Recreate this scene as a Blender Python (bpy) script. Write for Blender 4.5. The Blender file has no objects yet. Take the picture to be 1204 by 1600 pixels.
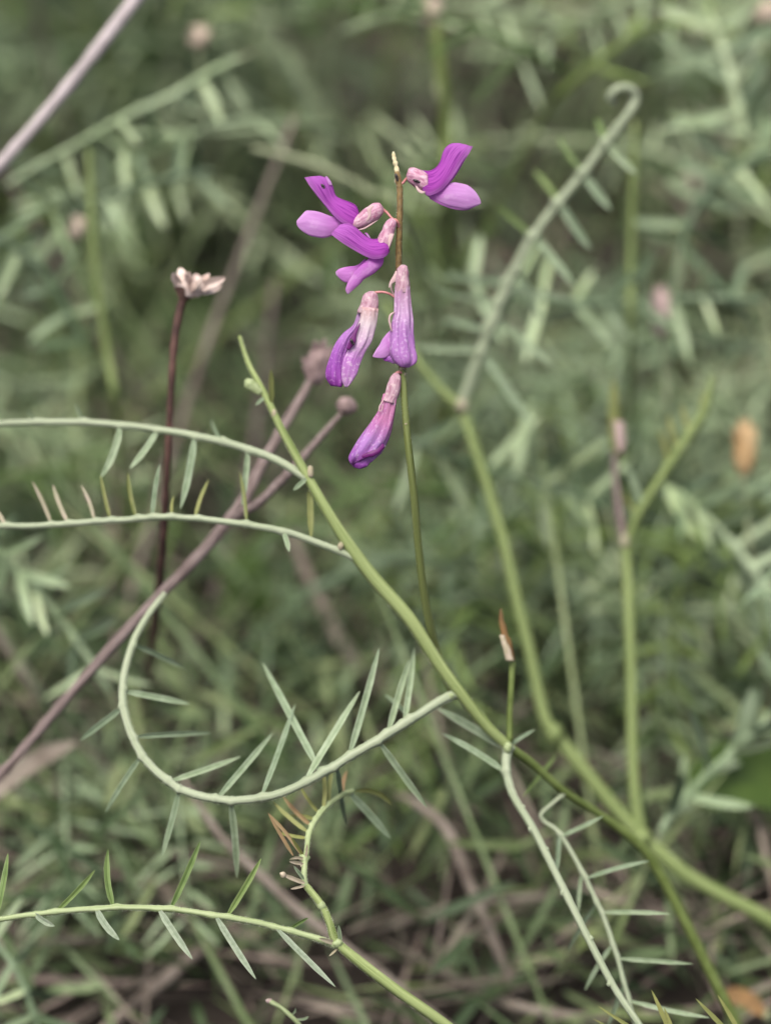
import bpy, math, random
import numpy as np
from mathutils import Vector, noise as mnoise

R = random.Random(7)
sc = bpy.context.scene
col = sc.collection
rad = math.radians

# ---------------------------------------------------------------- camera
D = 0.45                       # focus distance (m)
PITCH = rad(33)
CAM = np.array([0.0, 0.0, 0.42])
FW = np.array([0.0, math.cos(PITCH), -math.sin(PITCH)])
UP = np.array([0.0, math.sin(PITCH), math.cos(PITCH)])
RT = np.array([1.0, 0.0, 0.0])
K = 1.0 / 8000.0               # metres per photo pixel at the focus distance
cd = bpy.data.cameras.new('camera')
cam = bpy.data.objects.new('camera', cd)
col.objects.link(cam)
cam.location = CAM
cam.rotation_euler = (math.pi / 2 - PITCH, 0, 0)
cd.sensor_fit = 'VERTICAL'
cd.sensor_height = 36.0
cd.lens = 36.0 * D / (1600 * K)
cd.clip_start = 0.01
cd.clip_end = 200
cd.dof.use_dof = True
cd.dof.focus_distance = D
cd.dof.aperture_fstop = cd.lens / 12.5      # about a 12.5 mm wide opening
sc.camera = cam

# ---------------------------------------------------------------- sky, sun, exposure
SUN_EL, SUN_AZ = rad(74), rad(220)          # high, behind the camera and to the left
w = bpy.data.worlds.new('World')
sc.world = w
w.use_nodes = True
wn = w.node_tree.nodes
sky = wn.new('ShaderNodeTexSky')
sky.sky_type = 'NISHITA'
sky.sun_disc = False
sky.sun_elevation = SUN_EL
sky.sun_rotation = SUN_AZ
sky.dust_density = 6.0
sky.air_density = 0.4
sky.ozone_density = 0.2
w.node_tree.links.new(sky.outputs[0], wn['Background'].inputs[0])
wn['Background'].inputs[1].default_value = 0.15
sd = bpy.data.lights.new('sun', 'SUN')
sd.energy = 1.5
sd.angle = rad(28)
sd.color = (1.0, 0.99, 0.97)
sun = bpy.data.objects.new('sun', sd)
col.objects.link(sun)
sv = Vector((math.sin(SUN_AZ) * math.cos(SUN_EL), math.cos(SUN_AZ) * math.cos(SUN_EL), math.sin(SUN_EL)))
sun.rotation_euler = (-sv).to_track_quat('-Z', 'Y').to_euler()
sc.view_settings.view_transform = 'Standard'
sc.view_settings.look = 'None'
sc.view_settings.gamma = 1.0
sc.view_settings.exposure = 1.0
sc.render.engine = 'CYCLES'
sc.cycles.use_denoising = True
sc.cycles.max_bounces = 6
sc.cycles.diffuse_bounces = 2
sc.cycles.transmission_bounces = 3

# ---------------------------------------------------------------- pixel -> place
DZ0 = 0.0
def P(px, py, dz=0.0):
    """photo pixel at dz millimetres behind the focus plane -> world point"""
    d = D + (dz + DZ0) * 0.001
    s = d / D * K
    return CAM + FW * d + RT * ((px - 602) * s) - UP * ((py - 800) * s)
def PS(dz):
    return (D + (dz + DZ0) * 0.001) / D * K
def G(px, py, z=0.0):
    r = FW * D + RT * ((px - 602) * K) - UP * ((py - 800) * K)
    return CAM + r * ((z - CAM[2]) / r[2])

# ---------------------------------------------------------------- materials
def mat(name, c1, c2=None, rough=0.6, trans=0.25, nscale=300, stretch=None, island=0.0, objvar=0.0,
        bump=0.0, spec=0.3, ramp=None, veins=None, edge=None, uvnoise=None, patch=None, midrib=None):
    m = bpy.data.materials.new(name)
    m.use_nodes = True
    nt = m.node_tree
    n, l = nt.nodes, nt.links
    for x in list(n): n.remove(x)
    out = n.new('ShaderNodeOutputMaterial')
    c2 = c2 or tuple(v * 0.7 for v in c1)
    tc = n.new('ShaderNodeTexCoord')
    mp = n.new('ShaderNodeMapping')
    l.new(tc.outputs['UV' if uvnoise else 'Object'], mp.inputs[0])
    mp.inputs['Scale'].default_value = uvnoise or stretch or (1, 1, 1)
    nz = n.new('ShaderNodeTexNoise')
    nz.inputs['Scale'].default_value = 1.0 if uvnoise else nscale
    nz.inputs['Detail'].default_value = 4
    l.new(mp.outputs[0], nz.inputs['Vector'])
    cr = n.new('ShaderNodeValToRGB')
    cr.color_ramp.elements[0].position = 0.33
    cr.color_ramp.elements[1].position = 0.67
    cr.color_ramp.elements[0].color = (*c2, 1)
    cr.color_ramp.elements[1].color = (*c1, 1)
    l.new(nz.outputs['Fac'], cr.inputs[0])
    c = cr.outputs[0]
    uv = None
    def uvx():
        nonlocal uv
        if uv is None:
            t = n.new('ShaderNodeUVMap')
            uv = n.new('ShaderNodeSeparateXYZ')
            l.new(t.outputs[0], uv.inputs[0])
        return uv
    def mix(a, b, fac, mode='MIX'):
        x = n.new('ShaderNodeMix'); x.data_type = 'RGBA'; x.blend_type = mode
        for s, v in ((0, fac), (6, a), (7, b)):
            if hasattr(v, 'is_linked'): l.new(v, x.inputs[s])
            elif s == 0: x.inputs[0].default_value = v
            else: x.inputs[s].default_value = (*v, 1)
        return x.outputs[2]
    if ramp:     # colour along the length, modulated by the noise
        rr = n.new('ShaderNodeValToRGB')
        e = rr.color_ramp.elements
        while len(e) < len(ramp): e.new(0.5)
        for k, (p, cc) in enumerate(ramp):
            e[k].position = p; e[k].color = (*cc, 1)
        l.new(uvx().outputs[0], rr.inputs[0])
        c = mix(rr.outputs[0], c, 0.85, 'MULTIPLY')
    if veins:    # fine darker lines running along the petal: (count, darkness, colour)
        cnt, dark, vc = veins
        comb = n.new('ShaderNodeCombineXYZ')
        mu = n.new('ShaderNodeMath'); mu.operation = 'MULTIPLY'; mu.inputs[1].default_value = 2.2
        l.new(uvx().outputs[0], mu.inputs[0])
        mv = n.new('ShaderNodeMath'); mv.operation = 'MULTIPLY'; mv.inputs[1].default_value = cnt
        l.new(uvx().outputs[1], mv.inputs[0])
        l.new(mu.outputs[0], comb.inputs[0]); l.new(mv.outputs[0], comb.inputs[1])
        vn = n.new('ShaderNodeTexNoise'); vn.inputs['Scale'].default_value = 1.0; vn.inputs['Detail'].default_value = 1.5
        l.new(comb.outputs[0], vn.inputs['Vector'])
        vr = n.new('ShaderNodeValToRGB')
        vr.color_ramp.elements[0].position = 0.38; vr.color_ramp.elements[0].color = (dark, dark, dark, 1)
        vr.color_ramp.elements[1].position = 0.47; vr.color_ramp.elements[1].color = (0, 0, 0, 1)
        l.new(vn.outputs['Fac'], vr.inputs[0])
        c = mix(c, vc, vr.outputs[0])
    if edge:     # paler rim along the margins (uv.y near 0 or 1)
        ec, amount = edge
        er = n.new('ShaderNodeValToRGB')
        e = er.color_ramp.elements
        e[0].position = 0.0; e[0].color = (1, 1, 1, 1)
        e[1].position = 0.14; e[1].color = (0, 0, 0, 1)
        x = e.new(0.88); x.color = (0, 0, 0, 1)
        x = e.new(1.0); x.color = (1, 1, 1, 1)
        l.new(uvx().outputs[1], er.inputs[0])
        mm = n.new('ShaderNodeMath'); mm.operation = 'MULTIPLY'; mm.inputs[1].default_value = amount
        l.new(er.outputs[0], mm.inputs[0])
        c = mix(c, ec, mm.outputs[0])
    if midrib:   # darker line along the fold
        mr_ = n.new('ShaderNodeValToRGB'); e = mr_.color_ramp.elements
        e[0].position = 0.38; e[0].color = (0, 0, 0, 1)
        e[1].position = 0.5; e[1].color = (midrib, midrib, midrib, 1)
        x = e.new(0.62); x.color = (0, 0, 0, 1)
        l.new(uvx().outputs[1], mr_.inputs[0])
        c = mix(c, mix(c, (0.45, 0.5, 0.4), 1.0, 'MULTIPLY'), mr_.outputs[0])
    if patch:    # papery pale flecks: (colour, scale, amount)
        pn = n.new('ShaderNodeTexNoise'); pn.inputs['Scale'].default_value = patch[1]; pn.inputs['Detail'].default_value = 5
        l.new(tc.outputs['Object'], pn.inputs['Vector'])
        pr_ = n.new('ShaderNodeValToRGB')
        pr_.color_ramp.elements[0].position = 0.53; pr_.color_ramp.elements[0].color = (0, 0, 0, 1)
        pr_.color_ramp.elements[1].position = 0.66; pr_.color_ramp.elements[1].color = (patch[2],) * 3 + (1,)
        l.new(pn.outputs['Fac'], pr_.inputs[0])
        c = mix(c, patch[0], pr_.outputs[0])
    if island or objvar:
        hs = n.new('ShaderNodeHueSaturation')
        if island:
            g = n.new('ShaderNodeNewGeometry'); src = g.outputs['Random Per Island']; amt = island
        else:
            g = n.new('ShaderNodeObjectInfo'); src = g.outputs['Random']; amt = objvar
        mr = n.new('ShaderNodeMapRange')
        mr.inputs['To Min'].default_value = 1 - amt; mr.inputs['To Max'].default_value = 1 + amt
        l.new(src, mr.inputs['Value'])
        l.new(mr.outputs[0], hs.inputs['Value'])
        mh = n.new('ShaderNodeMapRange')
        mh.inputs['To Min'].default_value = 0.5 + 0.06 * amt; mh.inputs['To Max'].default_value = 0.5 - 0.05 * amt
        l.new(src, mh.inputs['Value']); l.new(mh.outputs[0], hs.inputs['Hue'])
        l.new(c, hs.inputs['Color'])
        c = hs.outputs[0]
    b = n.new('ShaderNodeBsdfPrincipled')
    b.inputs['Roughness'].default_value = rough
    b.inputs['Specular IOR Level'].default_value = spec
    l.new(c, b.inputs['Base Color'])
    if bump:
        bp = n.new('ShaderNodeBump'); bp.inputs['Strength'].default_value = bump; bp.inputs['Distance'].default_value = 0.0003
        l.new(nz.outputs['Fac'], bp.inputs['Height']); l.new(bp.outputs[0], b.inputs['Normal'])
    if trans:
        t = n.new('ShaderNodeBsdfTranslucent'); l.new(c, t.inputs[0])
        ms = n.new('ShaderNodeMixShader'); ms.inputs[0].default_value = trans
        l.new(b.outputs[0], ms.inputs[1]); l.new(t.outputs[0], ms.inputs[2])
        l.new(ms.outputs[0], out.inputs[0])
    else:
        l.new(b.outputs[0], out.inputs[0])
    return m

M = {}
M['soil'] = mat('soil', (0.03, 0.024, 0.018), (0.012, 0.009, 0.007), 0.95, 0, 60, bump=0.6)
M['stem'] = mat('stem_green', (0.28, 0.34, 0.14), (0.13, 0.18, 0.05), 0.6, 0.1, uvnoise=(5, 9, 1), bump=0.5)
M['stem_b'] = mat('stem_green_b', (0.20, 0.255, 0.095), (0.11, 0.155, 0.045), 0.6, 0.1, uvnoise=(5, 9, 1))
M['stem_dark'] = mat('stem_dark_green', (0.13, 0.175, 0.05), (0.09, 0.125, 0.03), 0.55, 0.1, 400)
M['ped'] = mat('flower_stalk_green', (0.18, 0.215, 0.075), (0.105, 0.135, 0.035), 0.55, 0.1, uvnoise=(5, 9, 1), bump=0.3)
M['axis'] = mat('flower_axis_brown', (0.21, 0.145, 0.055), (0.10, 0.065, 0.025), 0.55, 0.05, 1400, bump=0.3)
M['dryend'] = mat('dry_stub', (0.62, 0.58, 0.38), (0.45, 0.40, 0.22), 0.7, 0.1, 1500, bump=0.4)
M['rachis'] = mat('rachis_pale', (0.30, 0.345, 0.235), (0.21, 0.255, 0.155), 0.65, 0.1, uvnoise=(5, 9, 1), bump=0.3)
M['rachis_c'] = mat('rachis_green', (0.31, 0.37, 0.20), (0.20, 0.26, 0.11), 0.6, 0.1, uvnoise=(5, 9, 1), bump=0.3)
M['leaf_up'] = mat('leaflet_green', (0.165, 0.245, 0.075), (0.105, 0.17, 0.045), 0.5, 0.3, 500, edge=((0.29, 0.36, 0.17), 0.7), objvar=0.12, midrib=0.9)
M['leaf_dn'] = mat('leaflet_grey', (0.26, 0.315, 0.225), (0.185, 0.24, 0.155), 0.65, 0.25, 1500, edge=((0.37, 0.42, 0.32), 0.6), objvar=0.1, bump=0.3, midrib=0.5)
M['leaf_pale'] = mat('leaflet_pale', (0.26, 0.335, 0.215), (0.185, 0.255, 0.145), 0.65, 0.3, 600, edge=((0.36, 0.43, 0.30), 0.6), objvar=0.22, midrib=0.7)
M['leaf_yng'] = mat('leaflet_young', (0.22, 0.235, 0.08), (0.16, 0.185, 0.055), 0.55, 0.3, 400, objvar=0.15)
M['leaf_brn'] = mat('leaflet_brown', (0.25, 0.165, 0.085), (0.19, 0.15, 0.07), 0.6, 0.2, 400)
M['leaf_pink'] = mat('leaflet_pink', (0.32, 0.28, 0.21), (0.26, 0.26, 0.16), 0.6, 0.2, 400)
M['bract'] = mat('bract_pale', (0.42, 0.36, 0.27), (0.30, 0.28, 0.17), 0.7, 0.2, 800)
M['orange'] = mat('dry_orange', (0.22, 0.125, 0.045), (0.11, 0.07, 0.028), 0.7, 0.2, 300)
M['bg_leaf'] = mat('meadow_leaf', (0.32, 0.405, 0.255), (0.185, 0.26, 0.13), 0.65, 0.25, 40, objvar=0.55)
M['bg_leaf2'] = mat('meadow_leaf_green', (0.145, 0.22, 0.06), (0.07, 0.12, 0.028), 0.6, 0.3, 40, objvar=0.45)
M['bg_stem'] = mat('meadow_stem', (0.23, 0.265, 0.155), (0.155, 0.185, 0.10), 0.6, 0.1, 80, objvar=0.3)
M['bg_dry'] = mat('meadow_dry', (0.225, 0.20, 0.16), (0.115, 0.095, 0.075), 0.85, 0.1, 120, objvar=0.3, bump=0.6)
M['grass'] = mat('grass_blades', (0.22, 0.285, 0.15), (0.10, 0.155, 0.055), 0.5, 0.3, 50, island=0.6)
M['under'] = mat('understory_leaves', (0.16, 0.215, 0.105), (0.05, 0.085, 0.026), 0.6, 0.25, 50, island=0.65)
M['litter'] = mat('dry_litter', (0.225, 0.20, 0.155), (0.06, 0.048, 0.036), 0.85, 0.1, 50, island=0.7)
M['twig'] = mat('twig_mauve', (0.21, 0.17, 0.155), (0.095, 0.07, 0.063), 0.85, 0, uvnoise=(26, 7, 1), bump=0.9)
M['twig_p'] = mat('twig_grey', (0.36, 0.325, 0.32), (0.28, 0.25, 0.245), 0.8, 0, 200, bump=0.3)
M['stalk'] = mat('stalk_dark', (0.11, 0.06, 0.047), (0.045, 0.025, 0.02), 0.7, 0, 300, bump=0.4)
M['drybloom'] = mat('dry_bloom', (0.72, 0.62, 0.55), (0.50, 0.38, 0.32), 0.8, 0.2, 500, bump=0.3)
M['seedhead'] = mat('seed_head', (0.24, 0.18, 0.17), (0.12, 0.085, 0.08), 0.9, 0, 400, bump=0.6)
M['budpale'] = mat('pale_bud', (0.46, 0.40, 0.31), (0.36, 0.29, 0.22), 0.8, 0.2, 300)
M['budpink'] = mat('pink_bud', (0.42, 0.33, 0.30), (0.34, 0.25, 0.23), 0.8, 0.2, 300)
M['budorange'] = mat('orange_bud', (0.42, 0.31, 0.17), (0.33, 0.21, 0.09), 0.8, 0.2, 200)
M['broad'] = mat('broad_leaf', (0.07, 0.12, 0.022), (0.035, 0.07, 0.012), 0.5, 0.35, 90)
PUR, LIL, PNK = (0.42, 0.065, 0.50), (0.60, 0.25, 0.68), (0.62, 0.30, 0.42)
ONE, GREY = (1, 1, 1), (0.82, 0.78, 0.82)
M['banner'] = mat('banner_petal', ONE, (0.80, 0.7, 0.8), 0.7, 0.45, uvnoise=(4, 30, 1), veins=(52, 0.65, (0.16, 0.012, 0.20)), spec=0.1, bump=0.1,
                  ramp=[(0, (0.39, 0.065, 0.42)), (0.5, (0.43, 0.095, 0.47)), (1, (0.47, 0.15, 0.52))], edge=((0.56, 0.25, 0.60), 0.5))
M['wing'] = mat('wing_petal', ONE, (0.82, 0.74, 0.82), 0.7, 0.45, uvnoise=(3, 14, 1), veins=(24, 0.3, (0.48, 0.18, 0.52)), spec=0.1, bump=0.4,
                ramp=[(0, (0.47, 0.13, 0.49)), (0.3, (0.58, 0.29, 0.62)), (0.85, (0.61, 0.35, 0.65)), (1, (0.52, 0.26, 0.52))],
                edge=((0.66, 0.46, 0.68), 0.4), patch=((0.66, 0.46, 0.68), 500, 0.4))
M['wing_d'] = mat('wing_petal_deep', ONE, (0.82, 0.74, 0.82), 0.7, 0.45, uvnoise=(3, 14, 1), veins=(24, 0.3, (0.42, 0.12, 0.45)), spec=0.1, bump=0.4,
                  ramp=[(0, (0.45, 0.11, 0.48)), (0.35, (0.54, 0.21, 0.57)), (0.85, (0.56, 0.25, 0.58)), (1, (0.60, 0.42, 0.61))], patch=((0.64, 0.40, 0.64), 500, 0.4))
M['calyx'] = mat('calyx_pink', (0.60, 0.38, 0.47), (0.38, 0.15, 0.24), 0.5, 0.3, uvnoise=(4, 22, 1), bump=0.7, patch=((0.70, 0.58, 0.60), 1300, 0.6))
M['calyx_w'] = mat('calyx_faded', (0.55, 0.38, 0.44), (0.36, 0.18, 0.24), 0.6, 0.3, uvnoise=(4, 20, 1), bump=0.9, patch=((0.66, 0.56, 0.54), 1300, 0.65))
M['sepal'] = mat('sepal_pale', (0.60, 0.47, 0.45), (0.48, 0.31, 0.32), 0.5, 0.3, uvnoise=(2, 12, 1))
M['pedicel'] = mat('pedicel_red', (0.46, 0.20, 0.20), (0.34, 0.13, 0.12), 0.5, 0.1, 900)
M['wilt'] = mat('wilted_petal', ONE, (0.66, 0.58, 0.68), 0.55, 0.3, uvnoise=(3, 26, 1), bump=0.9, veins=(30, 0.4, (0.34, 0.14, 0.40)),
                ramp=[(0, (0.47, 0.27, 0.38)), (0.25, (0.55, 0.36, 0.55)), (0.5, (0.46, 0.22, 0.53)), (1, (0.45, 0.20, 0.51))], patch=((0.66, 0.54, 0.68), 1600, 0.4))
M['wilt_w'] = mat('wilted_petal_white', ONE, (0.70, 0.60, 0.70), 0.5, 0.3, uvnoise=(3, 20, 1), bump=0.8,
                  ramp=[(0, (0.55, 0.36, 0.34)), (0.18, (0.64, 0.57, 0.57)), (0.42, (0.55, 0.36, 0.55)), (0.62, (0.45, 0.18, 0.51)), (1, (0.52, 0.30, 0.54))], patch=((0.70, 0.62, 0.66), 1600, 0.45))
M['wilt_p'] = mat('wilted_petal_purple', ONE, (0.62, 0.54, 0.66), 0.5, 0.3, uvnoise=(3, 22, 1), bump=0.8,
                  ramp=[(0, (0.50, 0.38, 0.48)), (0.3, (0.42, 0.19, 0.50)), (0.7, (0.31, 0.075, 0.40)), (1, (0.28, 0.05, 0.33))], patch=((0.52, 0.30, 0.58), 1600, 0.35))
M['wilt_lo'] = mat('wilted_petal_bluish', ONE, (0.62, 0.54, 0.66), 0.5, 0.3, uvnoise=(3, 24, 1), bump=0.8, veins=(26, 0.4, (0.30, 0.06, 0.30)),
                   ramp=[(0, (0.50, 0.22, 0.34)), (0.25, (0.50, 0.19, 0.37)), (0.45, (0.43, 0.23, 0.52)), (0.7, (0.30, 0.11, 0.40)), (1, (0.17, 0.025, 0.19))], patch=((0.60, 0.44, 0.62), 1600, 0.35))
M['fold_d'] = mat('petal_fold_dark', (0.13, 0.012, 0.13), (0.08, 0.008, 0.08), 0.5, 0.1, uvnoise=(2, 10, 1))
M['hair'] = mat('plant_hair', (0.62, 0.65, 0.55), (0.5, 0.53, 0.42), 0.6, 0.4, 500)
M['insect'] = mat('insect_black', (0.012, 0.008, 0.008), (0.006, 0.004, 0.004), 0.3, 0, 2000, spec=0.5)

# ---------------------------------------------------------------- mesh helpers
def spline(pts, n):
    """Catmull-Rom through pts (N x k) sampled at n points"""
    p = np.asarray(pts, float)
    if len(p) == 2:
        t = np.linspace(0, 1, n)[:, None]
        return p[0] * (1 - t) + p[1] * t
    q = np.vstack([2 * p[0] - p[1], p, 2 * p[-1] - p[-2]])
    s = np.linspace(0, len(p) - 1, n)
    i = np.minimum(s.astype(int), len(p) - 2)
    t = (s - i)[:, None]
    a, b, c, d = q[i], q[i + 1], q[i + 2], q[i + 3]
    return 0.5 * (2 * b + (c - a) * t + (2 * a - 5 * b + 4 * c - d) * t * t + (3 * b - a - 3 * c + d) * t ** 3)

class Geo:
    def __init__(s): s.v, s.f, s.u = [], [], []
    def add(s, v, f, u):
        o = len(s.v)
        s.v.extend(map(tuple, v)); s.f.extend(tuple(i + o for i in q) for q in f); s.u.extend(map(tuple, u))
        return s

def loft(rings, us, closed=True, caps=True):
    """rings: n x m x 3 -> verts, faces, uvs"""
    n, m = rings.shape[:2]
    v = rings.reshape(-1, 3).tolist()
    mm = m if closed else m - 1
    f = [(i * m + j, i * m + (j + 1) % m, (i + 1) * m + (j + 1) % m, (i + 1) * m + j) for i in range(n - 1) for j in range(mm)]
    u = [(us[i], j / (m if closed else m - 1)) for i in range(n) for j in range(m)]
    if closed and caps:
        v.append(rings[0].mean(0).tolist()); u.append((us[0], 0.5))
        v.append(rings[-1].mean(0).tolist()); u.append((us[-1], 0.5))
        a, b = n * m, n * m + 1
        f += [(a, (j + 1) % m, j) for j in range(m)] + [(b, (n - 1) * m + j, (n - 1) * m + (j + 1) % m) for j in range(m)]
    return v, f, u

def tube(pts, rads, sides=8, ridge=0.0, n=None, rough=0.0, seed=0):
    pts = np.asarray(pts, float)
    rads = np.asarray(rads, float).reshape(-1, 1)
    if rads.shape[0] == 1: rads = np.repeat(rads, len(pts), 0)
    pr = spline(np.hstack([pts, rads]), n or max(4, 4 * len(pts)))
    c, r = pr[:, :3], np.maximum(pr[:, 3], 1e-6)
    t = np.gradient(c, axis=0)
    t /= np.linalg.norm(t, axis=1)[:, None] + 1e-12
    a = np.cross(t[0], [0.31, 0.52, 0.8]); a /= np.linalg.norm(a)
    rings = []
    rng = np.random.default_rng(seed)
    th = np.arange(sides) * 2 * math.pi / sides
    for i in range(len(c)):
        a = a - t[i] * a.dot(t[i]); a /= np.linalg.norm(a)
        b = np.cross(t[i], a)
        rr = r[i] * (1 + ridge * np.cos(4 * th))
        if rough: rr = rr * (1 + rough * rng.standard_normal(sides) * 0.5 + rough * rng.standard_normal())
        rings.append(c[i] + np.outer(rr * np.cos(th), a) + np.outer(rr * np.sin(th), b))
    L = np.linspace(0, 1, len(c))
    return loft(np.array(rings), L)

def leaf(base, tip, width, normal, bend=(0, 0, 0), n=7, fold=0.25, thick=0.12, slim=0.34):
    """narrow leaflet with a folded, lens shaped section; width and bend in metres"""
    base, tip, bend = (np.asarray(x, float) for x in (base, tip, bend))
    ax = tip - base; L = np.linalg.norm(ax); ax /= L
    s = np.cross(ax, normal); s /= np.linalg.norm(s) + 1e-12
    nn = np.cross(s, ax)
    ts = np.concatenate([[0, 0.06], np.linspace(0.2, 0.86, n - 4), [0.95, 1.0]])
    top, bot = [], []
    for t in ts:
        wd = width * slim * min(1, 0.36 + (t / 0.16) * 0.54 + 0.1 * t) * (min(1, ((1 - t) / 0.28 + 0.012) ** 0.65))
        c = base + ax * L * t + bend * 4 * t * (1 - t)
        top.append([c - s * wd + nn * wd * fold, c - s * wd * 0.45 + nn * wd * fold * 0.75, c - nn * wd * 0.12, c + s * wd * 0.45 + nn * wd * fold * 0.75, c + s * wd + nn * wd * fold])
        bot.append([c + s * wd + nn * wd * fold, c - nn * wd * thick * 3.0, c - s * wd + nn * wd * fold])
    g = Geo()
    g.add(*loft(np.array(top), ts, closed=False)).add(*loft(np.array(bot), ts, closed=False))
    return g.v, g.f, g.u

def body(A, B, dz=0.0, ratio=0.6, wr=0.0, k=5, sides=20, n=18, zoff=None, seed=0, taper=True, mm=1.0):
    """closed petal / calyx / bud whose outline runs along photo polylines A and B; depth = ratio * half width"""
    A, B = spline(A, n), spline(B, n)
    us = np.linspace(0, 1, n)
    if wr > 0.05:      # uneven, crinkled outline
        jr = np.random.default_rng(seed + int(A[0, 0]))
        for E in (A, B):
            for w_, a_ in ((9, 0.55), (23, 0.4)):
                E += np.outer(np.sin(us * w_ + jr.uniform(0, 6.28)) * np.sin(us * math.pi) * a_, jr.normal(0, 1, 2))
    th = np.arange(sides) * 2 * math.pi / sides
    s = PS(dz)
    rng = np.random.default_rng(seed)
    ph = rng.uniform(0, 6.28, 4)
    z0 = spline(np.array(zoff, float).reshape(-1, 1), n)[:, 0] if zoff is not None else np.zeros(n)
    rings = []
    for i in range(n):
        c, h = (A[i] + B[i]) / 2, (A[i] - B[i]) / 2
        hw = np.hypot(*h)
        wv = 1 + wr * (np.sin(k * th + ph[0] + us[i] * 4) + 0.6 * np.sin((k + 3) * th + ph[1] - us[i] * 7)) * 0.5
        x = c[0] + h[0] * np.cos(th) * (0.5 + 0.5 * wv)
        y = c[1] + h[1] * np.cos(th) * (0.5 + 0.5 * wv)
        zz = z0[i] + hw * ratio * np.sin(th) * wv
        o = P(0, 0, dz)
        rings.append(o + np.outer(x * s, RT) - np.outer(y * s, UP) - np.outer(zz * s, FW))
    return loft(np.array(rings), us)

def banner(A, B, dz=0.0, H=0.4, ruffle=0.0, n=22, m=17, far=(2, -2), z0=0.0):
    """folded standard petal: fold line A, free margins at B on both sides"""
    A, B = spline(A, n), spline(B, n)
    us = np.linspace(0, 1, n)
    vs = np.linspace(-1, 1, m)
    s = PS(dz); o = P(0, 0, dz)
    rings = []
    for i in range(n):
        wdt = np.hypot(*(B[i] - A[i]))
        row = []
        for v in vs:
            a = abs(v)
            q = A[i] + (B[i] - A[i]) * (a ** 0.9)
            z = wdt * H * math.sin(a * 2.3) * (1 if v > 0 else -1)
            z += ruffle * math.sin(us[i] * 17 + v * 4) * a
            if v < 0: q = q + np.array(far) * a
            row.append(o + RT * q[0] * s - UP * q[1] * s - FW * (z + z0) * s)
        rings.append(row)
    return loft(np.array(rings), us, closed=False)

# ---------------------------------------------------------------- object helpers
ROOT = {}
def thing(name, label, cat, base, group=None):
    o = bpy.data.objects.new(name, None)
    o.empty_display_size = 0.01
    col.objects.link(o)
    o.location = tuple(base)
    o['label'] = label; o['category'] = cat
    if group: o['group'] = group
    ROOT[o.name] = np.array(base, float)
    return o
def mesh(name, geo, m):
    v, f, u = (geo.v, geo.f, geo.u) if isinstance(geo, Geo) else geo
    me = bpy.data.meshes.new(name)
    me.from_pydata([tuple(x) for x in v], [], f)
    ul = me.uv_layers.new(name='UVMap')
    idx = np.zeros(len(me.loops), int); me.loops.foreach_get('vertex_index', idx)
    ul.data.foreach_set('uv', np.asarray(u, np.float32)[idx].ravel())
    me.polygons.foreach_set('use_smooth', np.ones(len(me.polygons), bool))
    me.materials.append(M[m])
    me.update()
    return me
def rootof(o):
    while o.parent: o = o.parent
    return ROOT[o.name]
def part(name, geo, m, parent, label=None):
    """geometry in world coordinates -> child mesh of a thing or of its part"""
    v, f, u = (geo.v, geo.f, geo.u) if isinstance(geo, Geo) else geo
    b = rootof(parent)
    me = mesh(name, (np.asarray(v, float) - b, f, u), m)
    o = bpy.data.objects.new(name, me)
    col.objects.link(o)
    o.parent = parent
    if label: o['label'] = label
    return o
def single(name, geo, m, label=None, cat=None, group=None, kind=None):
    o = bpy.data.objects.new(name, mesh(name, geo, m))
    col.objects.link(o)
    if label: o['label'] = label
    if cat: o['category'] = cat
    if group: o['group'] = group
    if kind: o['kind'] = kind
    return o

def pxtube(pts, rads, ends=(), **kw):
    """pts: (px, py, dz); rads in px; ends: extra world points with a radius in metres"""
    w3 = [P(*p) for p in pts]
    if np.isscalar(rads): rads = [rads] * len(pts)
    rr = np.interp(np.linspace(0, 1, len(pts)), np.linspace(0, 1, len(rads)), rads)
    r3 = [r * 0.82 * PS(p[2]) for r, p in zip(rr, pts)]
    for e, r in ends: w3.append(e); r3.append(r)
    return tube(w3, r3, **kw)
def blob(px, py, dz, rx, ry, seed=0, wr=0.2):
    A = [(px - rx * math.sin(a), py - ry * math.cos(a)) for a in np.linspace(0.12, math.pi - 0.12, 7)]
    B = [(px + rx * math.sin(a), py - ry * math.cos(a)) for a in np.linspace(0.12, math.pi - 0.12, 7)]
    return body(A, B, dz, 0.9, wr, 4, 10, 8, seed=seed)
def rad_at(pts, x, y):
    """depth of a rachis at the photo point nearest x, y"""
    q = spline(pts, 80)
    i = np.argmin((q[:, 0] - x) ** 2 + (q[:, 1] - y) ** 2)
    return q[i, 2], q[i]
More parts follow.
